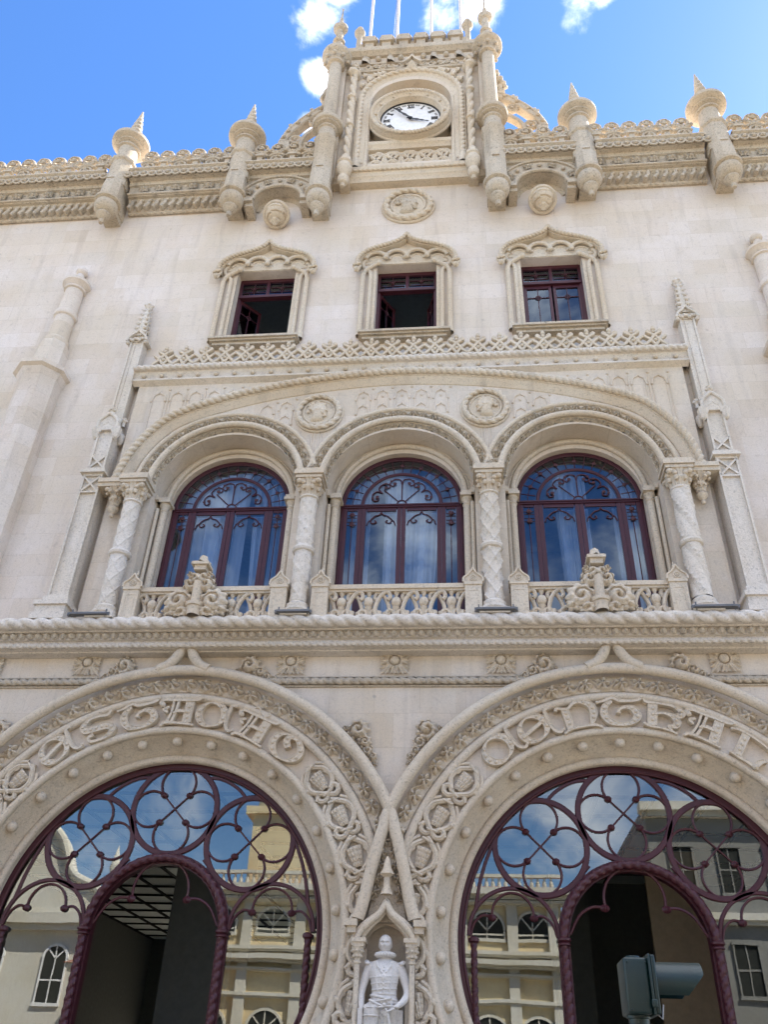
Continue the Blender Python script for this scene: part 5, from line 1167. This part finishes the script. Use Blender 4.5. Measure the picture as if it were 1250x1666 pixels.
# ================================================================== the statue in the niche
def skin(joints,edges,name):
    me=bpy.data.meshes.new(name); me.from_pydata([j[:3] for j in joints],edges,[]); o=bpy.data.objects.new(name,me); COL.objects.link(o)
    o.modifiers.new('s','SKIN'); 
    if not me.skin_vertices: 
        bpy.context.view_layer.objects.active=o
    for i,j in enumerate(joints):
        r=j[3]; me.skin_vertices[0].data[i].radius=(r,j[4] if len(j)>4 else r); me.skin_vertices[0].data[i].use_root=(i==0)
    sb=o.modifiers.new('b','SUBSURF'); sb.levels=sb.render_levels=2
    dg=bpy.context.evaluated_depsgraph_get(); m2=bpy.data.meshes.new_from_object(o.evaluated_get(dg)); bpy.data.objects.remove(o); return m2
def mesh_arr(me,mb):
    V=np.array([v.co[:] for v in me.vertices]); Q=[tuple(p.vertices) for p in me.polygons if len(p.vertices)==4]; T=[tuple(p.vertices) for p in me.polygons if len(p.vertices)==3]
    mb.add(V,Q,T)
def remesh(mb,vox,name,mat,parent,smooth_it=2):
    me=mb.mesh(name+'_raw',M[mat]); o=bpy.data.objects.new(name,me); COL.objects.link(o)
    r=o.modifiers.new('r','REMESH'); r.mode='VOXEL'; r.voxel_size=vox
    if smooth_it: s=o.modifiers.new('m','SMOOTH'); s.factor=.5; s.iterations=smooth_it
    dg=bpy.context.evaluated_depsgraph_get(); m2=bpy.data.meshes.new_from_object(o.evaluated_get(dg)); bpy.data.objects.remove(o)
    o=bpy.data.objects.new(name,m2); COL.objects.link(o); m2.materials.clear(); m2.materials.append(M[mat]); m2.polygons.foreach_set('use_smooth',[True]*len(m2.polygons)); o.parent=parent; return o
SX,SY,SZ=0.0,-.13,1.72      # feet
SR=thing('statue','pale stone statue of a bareheaded man in a ruff and doublet standing in the niche','statue',(SX,SY,SZ))
def W3(x,y,z): return (x,SY+y,SZ+z)
body=MB()
# legs, trunk, neck: total height 1.71
def loft(mb,secs,n=30):
    S_=smooth([(a,b) for a,b in zip(range(len(secs)),range(len(secs)))],4)[:,0]; A=np.array(secs,float); A=np.stack([np.interp(S_,range(len(secs)),A[:,i]) for i in range(A.shape[1])],-1); th=np.linspace(0,2*PI,n,endpoint=False)[None]
    A=np.vstack([A[:1]*[1,1,1,.01,.01],A,A[-1:]*[1,1,1,.01,.01]]); mb.grid(np.stack([SX+A[:,0:1]+A[:,3:4]*np.cos(th),SY+A[:,1:2]+A[:,4:5]*np.sin(th),SZ+A[:,2:3]+0*th],-1),closed_j=True)
loft(body,[(0,0,.86,.15,.11),(0,0,.94,.165,.115),(0,-.005,1.02,.145,.105),(0,-.01,1.10,.15,.112),(0,-.015,1.20,.168,.122),(0,-.01,1.29,.182,.122),(0,0,1.35,.19,.105),(0,0,1.395,.17,.085),(0,0,1.425,.10,.068),(0,0,1.45,.062,.06),(0,-.01,1.55,.058,.06)])
for k,dy in((-1,-.02),(1,.03)):
    L_=[(k*.09,0,.90,.10),(k*.10,dy,.70,.092),(k*.11,dy*1.5,.50,.066),(k*.115,dy+.0,.34,.062),(k*.12,dy+.02,.12,.042),(k*.12,dy+.02,.05,.045),(k*.125,dy-.11,.03,.038)]
    mesh_arr(skin([(SX+a,SY+b,SZ+c,r) for a,b,c,r in L_],[(i,i+1) for i in range(6)],'l'),body)
    # flared trunk hose
    body.lathe(SX+k*.085,SY,[(.05,SZ+.60),(.115,SZ+.62),(.14,SZ+.70),(.145,SZ+.80),(.12,SZ+.92),(.05,SZ+.97)],22,mod=lambda T,Z:.010*np.cos(11*T),ay=.9)
# arms: his right hangs with the hand on the shield rim, his left bends to the sword hilt
armR=[(-.12,0,1.36,.07),(-.185,0,1.345,.068),(-.21,-.0,1.27,.060),(-.255,-.01,1.12,.052),(-.275,-.03,1.02,.046),(-.262,-.07,.90,.037),(-.248,-.095,.82,.028)]
armL=[(.12,0,1.36,.07),(.185,0,1.345,.068),(.215,.0,1.26,.060),(.265,-.01,1.12,.054),(.285,-.03,1.03,.050),(.225,-.12,.93,.042),(.135,-.165,.865,.030)]
for A_ in(armR,armL): mesh_arr(skin([(SX+a,SY+b,SZ+c,r) for a,b,c,r in A_],[(i,i+1) for i in range(len(A_)-1)],'a'),body)
# shoulder wings and cuffs
for k in(-1,1):
    for j in range(5):
        a=j/4; body.sphere(W3(k*(.185+.035*math.sin(a*2.6)),.05-.11*a,1.40-.045*abs(a-.5)),.024,6,sx=1.4,sz=1.0)
    body.lathe(SX,SY,[(0,0),(0,0)],4) if 0 else None
def ringtube(c,r,t,nx=24,ay=1,tilt=0):
    P=[(c[0]+r*math.cos(a),c[1]+r*ay*math.sin(a),c[2]+tilt*math.cos(a)) for a in np.linspace(0,2*PI,nx)]; body.tube3(P,t,6)
ringtube(W3(-.25,-.088,.845),.03,.010); ringtube(W3(.155,-.155,.88),.032,.011)
# doublet: waist point, belt, peplum
ringtube(W3(0,-.005,1.03),.14,.013,ay=.76); ringtube(W3(0,0,.985),.155,.016,ay=.76,tilt=-.03)
body.lathe(SX,SY,[(.135,SZ+1.03),(.165,SZ+.95),(.185,SZ+.87),(.17,SZ+.86)],26,mod=lambda T,Z:.008*np.cos(13*T),ay=.74)
for z,r in((1.08,.152),(1.15,.162),(1.22,.174)): ringtube(W3(0,-.012,z),r-.004,.009,ay=.73,tilt=.012)
for k in(-1,1): body.tube3([W3(k*.09,-.10,1.40),W3(k*.10,-.118,1.25),W3(k*.07,-.118,1.05)],.007,5)
for j in range(8): body.sphere(W3(0,-.135+.0*j,1.33-.04*j),.010,5)
body.tube3([W3(0,-.112,1.36),W3(0,-.125,1.25),W3(0,-.118,1.12),W3(0,-.115,1.02)],.006,5)
# chain with a pendant
body.tube3([W3(-.10,-.09,1.41),W3(-.07,-.12,1.33),W3(-.03,-.128,1.27),W3(0,-.13,1.255),W3(.03,-.128,1.27),W3(.07,-.12,1.33),W3(.09,-.085,1.42)],.012,6); body.sphere(W3(0,-.135,1.215),.03,7,sy=.5,sz=1.3)
# head
hc=np.array(W3(0,-.02,1.605)); a=np.linspace(0,PI,41)[:,None]; b=np.linspace(0,2*PI,56,endpoint=False)[None]
X=np.sin(a)*np.cos(b); Yh=np.sin(a)*np.sin(b); Zh=np.cos(a)+0*b
hx=.080*X*(1-.22*np.clip(-Zh,0,1)**1.3); hy=.094*Yh; hx=hx*(1+.10*np.clip(Zh,0,1)); hz=.118*Zh
fr=np.clip(-Yh,0,1)   # front = -y
def G2(x0,z0,sx,sz): return np.exp(-((X-x0)/sx)**2-((Zh-z0)/sz)**2)*fr
d=.036*G2(0,-.20,.14,.16)+.014*G2(0,.02,.10,.2)-.034*G2(.38,.08,.22,.12)-.034*G2(-.38,.08,.22,.12)+.014*G2(0,.27,.55,.08)+.009*G2(.38,.08,.11,.05)+.009*G2(-.38,.08,.11,.05)
d+=.009*G2(0,-.47,.22,.05)+.009*G2(0,-.56,.20,.05)-.012*G2(0,-.515,.26,.03)+.015*G2(0,-.80,.26,.14)-.006*G2(0,-.66,.2,.05)+.007*G2(.42,-.22,.2,.2)+.007*G2(-.42,-.22,.2,.2)
hy=hy-d
body.grid(np.stack([hc[0]+hx,hc[1]+hy,hc[2]+hz],-1),closed_j=True)
for k in(-1,1): body.sphere((hc[0]+k*.075,hc[1]+.012,hc[2]-.012),.026,7,sx=.4,sy=.7,sz=1.25)
bd=remesh(body,.0048,'body','statue',SR,1); bd.location=(-SX,-SY,-SZ)
def sp(mb,nm,mat='statue'):
    o=mb.obj(nm,mat,SR); o.location=(-SX,-SY,-SZ); return o
# ruff
mb=MB(); c=W3(0,-.01,1.485); mb.lathe(c[0],c[1],[(.05,c[2]-.045),(.085,c[2]-.04),(.118,c[2]-.022),(.122,c[2]+.0),(.112,c[2]+.02),(.075,c[2]+.03),(.055,c[2]+.04)],96,mod=lambda T,Z:.010*np.cos(20*T+(Z-c[2])*40),sub=.006); sp(mb,'ruff')
# hands with five fingers each
def hand(wr,dirv,side,curlv,name):
    mb=MB(); D=np.array(dirv,float); D/=np.linalg.norm(D); S=np.array(side,float); S-=S.dot(D)*D; S/=np.linalg.norm(S); Nn=np.cross(D,S)*1.0
    if Nn.dot(np.array(curlv))<0: Nn=-Nn
    w0=np.array(wr); mesh_arr(skin([(*(w0-D*.03),.026,.02),(*(w0+D*.02),.030,.017),(*(w0+D*.06),.040,.016),(*(w0+D*.085),.036,.014)],[(0,1),(1,2),(2,3)],'p'),mb)
    for i,(o_,ln,cv) in enumerate(((-.031,.066,.5),(-.011,.076,.62),(.011,.071,.7),(.030,.056,.8))):
        p=w0+D*.078+S*o_; pts=[p]; a=0
        for j,f in enumerate((.45,.32,.23)):
            a+=cv*(.5+.35*j); p=p+(D*math.cos(a)+Nn*math.sin(a)+S*o_*1.2)*ln*f; pts.append(p)
        mesh_arr(skin([(*q,r) for q,r in zip(pts,(.0105,.0100,.0092,.0080))],[(0,1),(1,2),(2,3)],'f'),mb)
    s0=-1; p=w0+D*.022+S*s0*.030; pts=[p,p+(D*.55+S*s0*.75+Nn*.2)*.033,p+(D*1.3+S*s0*1.0+Nn*.7)*.036,p+(D*1.9+S*s0*.9+Nn*1.3)*.036]
    mesh_arr(skin([(*q,r) for q,r in zip(pts,(.013,.0125,.0115,.0090))],[(0,1),(1,2),(2,3)],'h'),mb)
    o=remesh(mb,.0038,name,'statue',SR,1); o.location=(-SX,-SY,-SZ)
hand(W3(-.246,-.10,.805),(.04,-.12,-1),(1,-.5,0),(.6,.2,-.2),'hand')
hand(W3(.118,-.172,.855),(-.85,-.22,-.42),(.35,-.2,-1),(-.1,.8,-.4),'hand')
# sword hilt and scabbard by his left hand, shield by his right
mb=MB(); mb.tube3([W3(.03,-.20,.86),W3(.06,-.19,.82),W3(.13,-.17,.45),W3(.17,-.15,.2)],[.014,.016,.015,.008],8); mb.tube3([W3(-.05,-.225,.865),W3(.05,-.20,.885),W3(.13,-.17,.89)],.010,6); mb.sphere(W3(.02,-.205,.90),.022,6); sp(mb,'sword')
mb=MB(); mb.tube3([W3(-.16,-.12,.955),W3(-.06,-.15,.91),W3(.03,-.19,.87)],.017,6); mb.tube3([W3(-.15,-.12,.935),W3(.0,-.15,.955),W3(.1,-.11,.985)],.012,6); sp(mb,'sword_belt')
mb=MB(); g=np.linspace(0,1,12); G=np.array([[W3(-.30+.20*u+.0,-.17-.03*math.sin(PI*u)-.008*math.sin(v*16),.06+.86*v) for u in np.linspace(-.15,.62,10)] for v in g]); mb.grid(G)
G2_=G.copy(); G2_[...,1]+=.05; mb.grid(G2_)
mb.obox(W3(-.30,-.11,.48),(.02,0,0),(0,.05,0),(0,0,.44)); sp(mb,'shield') if 0 else None
mb=MB(); mb.lathe(SX-.13,SY-.10,[(.05,SZ+.30),(.08,SZ+.5),(.085,SZ+.72),(.105,SZ+.86),(.10,SZ+.90),(.06,SZ+.90)],16,mod=lambda T,Z:.012*np.cos(6*T+20*Z)); 
for z in(.55,.66,.78,.87): mb.tube3([W3(-.13+.1*math.cos(q),-.10+.1*math.sin(q),z) for q in np.linspace(0,2*PI,20)],.009,5)
sp(mb,'helmet_and_drapery')
mb=MB(); mb.box(SX-.29,SX-.235,SY-.14,SY+.06,SZ,SZ+.86); mb.box(SX+.15,SX+.22,SY-.02,SY+.12,SZ,SZ+.86); sp(mb,'support_block')
mb=MB(); mb.box(-.34,.34,-.40,.1,1.60,1.72); mb.box(-.3,.3,-.36,.1,1.1,1.60); mb.box(-.38,.38,-.44,.1,1.0,1.10); mb.box(-.42,.42,-.42,.1,.14,.6); mb.box(-.36,.36,-.38,.1,.6,1.0); mb.obj('pedestal','carve',no)
SR.scale=(1.09,1.08,1.0)
# ================================================================== traffic light in the foreground
bx,by=2.0,-7.0; TL=thing('traffic_light','dark green single traffic signal turned sideways on a pole in front of the right portal','traffic light',(bx,by,0))
def tl(mb,n,mat='green'): o=mb.obj(n,mat,TL); o.location=(-bx,-by,0); return o
hx0,hx1,hz0,hz1=1.975,2.135,2.045,2.325
from math import cos,sin
mb=MB(); w_=.10
import bmesh
def bevbox(x0,x1,y0,y1,z0,z1,r=.012):
    bm=bmesh.new(); bmesh.ops.create_cube(bm,size=1); 
    for v in bm.verts: v.co=Vector(((x0+x1)/2+v.co.x*(x1-x0),(y0+y1)/2+v.co.y*(y1-y0),(z0+z1)/2+v.co.z*(z1-z0)))
    bmesh.ops.bevel(bm,geom=bm.edges[:],offset=r,segments=3,profile=.5,affect='EDGES'); bm.verts.ensure_lookup_table()
    V=[v.co[:] for v in bm.verts]; Q=[tuple(v.index for v in f.verts) for f in bm.faces if len(f.verts)==4]; T=[tuple(v.index for v in f.verts) for f in bm.faces if len(f.verts)==3]; bm.free(); return V,Q,T
mb.add(*bevbox(hx0,hx1-.03,by-.13,by+.13,hz0,hz1-.006,.014)); mb.add(*bevbox(hx1-.028,hx1-.014,by-.145,by+.145,hz0-.004,hz1+.012,.006)); [mb.sphere((hx0+.02+.1*i,by-.131,z),.006,4) for i in(0,1) for z in(hz0+.02,hz1-.03)]; mb.box(hx0+.015,hx1-.045,by-.1315,by-.129,hz0+.055,hz0+.058); tl(mb,'housing')
mb=MB(); mb.add(*bevbox(hx1-.013,hx1+.012,by-.14,by+.14,hz0,hz1+.008,.008)); mb.add(*bevbox(hx1-.035,hx1-.005,by-.16,by-.143,hz0+.03,hz0+.07,.005)); tl(mb,'door')
# visor: open-bottomed tunnel pointing right
mb=MB(); r0=.108; zc=2.205; t=np.linspace(-.62,PI+.62,40); 
def visor(rr,k): 
    out=[]
    for a in t:
        L_=.262-(.10*max(0,-math.sin(a)+.35)); out.append([(hx1+.01+u*L_,by+rr*math.cos(a)*(1+0*u),zc+rr*math.sin(a)) for u in np.linspace(0,1,8)])
    return np.array(out)
A_=visor(r0,1); B_=visor(r0-.004,1); mb.grid(A_); mb.grid(B_); mb.grid(np.stack([A_[:,-1],B_[:,-1]],1)); tl(mb,'visor')
mb=MB(); mb.sphere((hx1+.012,by,zc),.10,12,sx=.25); tl(mb,'lens','black')
mb=MB(); mb.lathe(hx0+.075,by,[(.0,hz1+.014),(.038,hz1+.014),(.042,hz1+.004),(.042,hz1-.008)],20); mb.tube3([(hx0+.085,by,hz1+.01),(hx0+.08,by,hz1+.25)],.0025,5) if 0 else None; tl(mb,'cap')
mb=MB(); px=2.045; mb.lathe(px,by,[(.062,0.0),(.062,2.0),(.056,2.005),(.056,2.03),(.066,2.032),(.066,2.046)],24); mb.lathe(px,by,[(.11,0),(.11,.25),(.065,.3)],20); tl(mb,'pole','green')
mb=MB(); mb.tube3([(hx1-.01,by-.10,hz0+.01),(hx1+.02,by-.1,hz0-.02),(hx1+.035,by-.09,hz0+.05)],.005,5); mb.ball(px-.02,by-.062,1.98,.007,4); tl(mb,'latch','steel')
# ================================================================== the far side of the square (seen only in the glass)
def winrow(par,xs,z0,z1,y,wd,arch=False,mat='dark',fr='white'):
    for x in xs:
        f=MB(); f.box(x-wd-.12,x+wd+.12,y-.02,y+.12,z0-.15,z0)
        f.box(x-wd-.07,x-wd,y-.02,y+.10,z0,z1); f.box(x+wd,x+wd+.07,y-.02,y+.10,z0,z1)
        if arch: f.ribbon(arc(x,z1,wd+.05,0,PI,16),.12,y+.1,y-.02); 
        else: f.box(x-wd-.12,x+wd+.12,y-.02,y+.12,z1,z1+.12)
        f.box(x-.03,x+.03,y-.02,y+.06,z0,z1+(wd if arch else 0)); f.box(x-wd,x+wd,y-.02,y+.055,(z0+z1)/2-.04,(z0+z1)/2+.04)
        if arch:
            for a in(PI/4,3*PI/4): f.ribbon(np.array([(x,z1),(x+wd*math.cos(a),z1+wd*math.sin(a))]),.07,y+.06,y-.02)
        fo=f.obj('window',fr,par); g=MB(); g.plate(([(x-wd,z0),(x+wd,z0)]+([tuple(p) for p in arc(x,z1,wd,0,PI,14)] if arch else [(x+wd,z1),(x-wd,z1)]))[::1],[],y+.03,y+.02); g.obj('pane',mat,fo)
def block(name,label,x0,x1,y,dep,h,mat,roof=True,cor=(),cat='building'):
    B=thing(name,label,cat,(x0,y,0)); off=(-x0,-y,0)
    mb=MB(); mb.box(x0,x1,y-dep,y,0,h); w0=mb.obj('wall',mat,B); w0.location=off
    mb=MB()
    for z,t,d in cor: mb.box(x0-d*.5,x1+d*.5,y-.1,y+d,z,z+t); mb.box(x0-d*.3,x1+d*.3,y-.1,y+d*.6,z-t*.6,z)
    if cor: mb.obj('cornice','offwhite',B).location=off
    if roof:
        mb=MB(); r=1.8 if roof is True else roof; V=[(x0-.3,y+.5,h),(x1+.3,y+.5,h),(x1+.3,y-dep-.3,h),(x0-.3,y-dep-.3,h),(x0+2,y-dep/2,h+r),(x1-2,y-dep/2,h+r)]; mb.add(V,[(0,1,5,4),(2,3,4,5)],[(1,2,5),(3,0,4)]); mb.obj('roof','roof',B,smooth=False).location=off
    E_=bpy.data.objects.new('windows',None); return B,off
Yb=-32
b1,of=block('church','cream church-like building with arched windows across the square',-13,5.5,Yb,14,10.5,'ochre',1.6,((10.2,.3,.9),(9.85,.12,.5),(7.6,.16,.45),(7.15,.22,.7),(6.7,.1,.35),(5.6,.14,.3)))
def wr(B,of,*a,**k):
    n0=set(bpy.data.objects); winrow(B,*a,**k)
    for o in set(bpy.data.objects)-n0:
        if o.parent is B: o.location=of
XW=[-11.4,-8.7,-6,-3.3,-.6,1.9,4.1]; wr(b1,of,XW,8.35,8.7,Yb,.78,arch=True,fr='offwhite'); wr(b1,of,XW,.6,4.2,Yb,.85,arch=True,fr='offwhite')
mb=MB()
for x in(-12.6,-10,-7.35,-4.65,-1.95,.7,3.1,5.1): mb.box(x-.25,x+.25,Yb-.1,Yb+.22,0,10.2)
mb.obj('pilaster','offwhite',b1).location=of
mb=MB(); mb.box(-10.5,-7.2,Yb-5,Yb-.5,10.5,14.6); mb.box(-10.9,-6.8,Yb-5.3,Yb-.2,14.2,14.6); mb.lathe(-8.85,Yb-2.7,[(2.1,14.6),(1.9,15.6),(1.2,16.6),(.3,17.2),(.2,18.2),(0,18.4)],20); mb.obj('belfry','ochre',b1).location=of
mb=MB()
for x in np.arange(-12.8,5.4,.32): mb.lathe(x,Yb+.3,[(.05,10.5),(.11,10.7),(.05,10.95),(.07,11.05)],8)
mb.box(-13.2,5.7,Yb+.15,Yb+.45,11.05,11.2); mb.obj('balustrade','offwhite',b1).location=of
b2,of=block('gabled_house','white baroque gabled front across the square',-30,-18,Yb-2,14,9.0,'offwhite',False,((8.8,.5,.7),))
mb=MB(); g=smooth([(-29.8,9.2),(-29,10.6),(-27.4,11.4),(-26.2,13.4),(-24,14.6),(-21.8,13.4),(-20.6,11.4),(-19,10.6),(-18.2,9.2)],6); mb.plate([tuple(p) for p in g],[],Yb-2,Yb-3,True); mb.tube(g,Yb-1.9,.22,8); 
for x in(-29.5,-18.5,-24): mb.lathe(x,Yb-2.5,[(.3,10 if x!=-24 else 14.4),(.35,10.6 if x!=-24 else 15),(.12,11.2 if x!=-24 else 15.6),(.3,11.8 if x!=-24 else 16.2),(0,13 if x!=-24 else 17.6)],12)
mb.obj('gable','offwhite',b2).location=of; wr(b2,of,[-27.5,-24,-20.5],5.2,7.2,Yb-2,.6,arch=True); wr(b2,of,[-27.5,-24,-20.5],1.2,3.4,Yb-2,.6)
b3,of=block('red_house','orange red house with white window frames across the square',-18,-13.2,Yb+1.5,12,6.6,'redwall',2.0,((6.4,.25,.4),)); wr(b3,of,[-16.8,-14.6],3.8,5.4,Yb+1.5,.5); wr(b3,of,[-16.8,-14.6],.8,2.4,Yb+1.5,.5)
b4,of=block('red_house','low orange red house beside the church across the square',5.7,9.6,Yb-3,10,9.6,'redwall',2.0,((9.4,.25,.4),)); wr(b4,of,[6.7,8.5],6.6,8.2,Yb-3,.5); wr(b4,of,[6.7,8.5],2.6,4.4,Yb-3,.5)
b5,of=block('grey_building','tall grey building with rows of windows across the square',9.8,30,Yb+2,14,14.2,'grey',False,((13.8,.4,.7),(9,.3,.4)))
for z in(2.4,6,10.2): wr(b5,of,list(np.arange(11.2,29,2.2)),z,z+2.0,Yb+2,.5,fr='grey')
b6,of=block('corner_building','large pale block at the far left of the square',-60,-32,Yb+4,14,15,'offwhite',2.2,((14.6,.5,.8),))
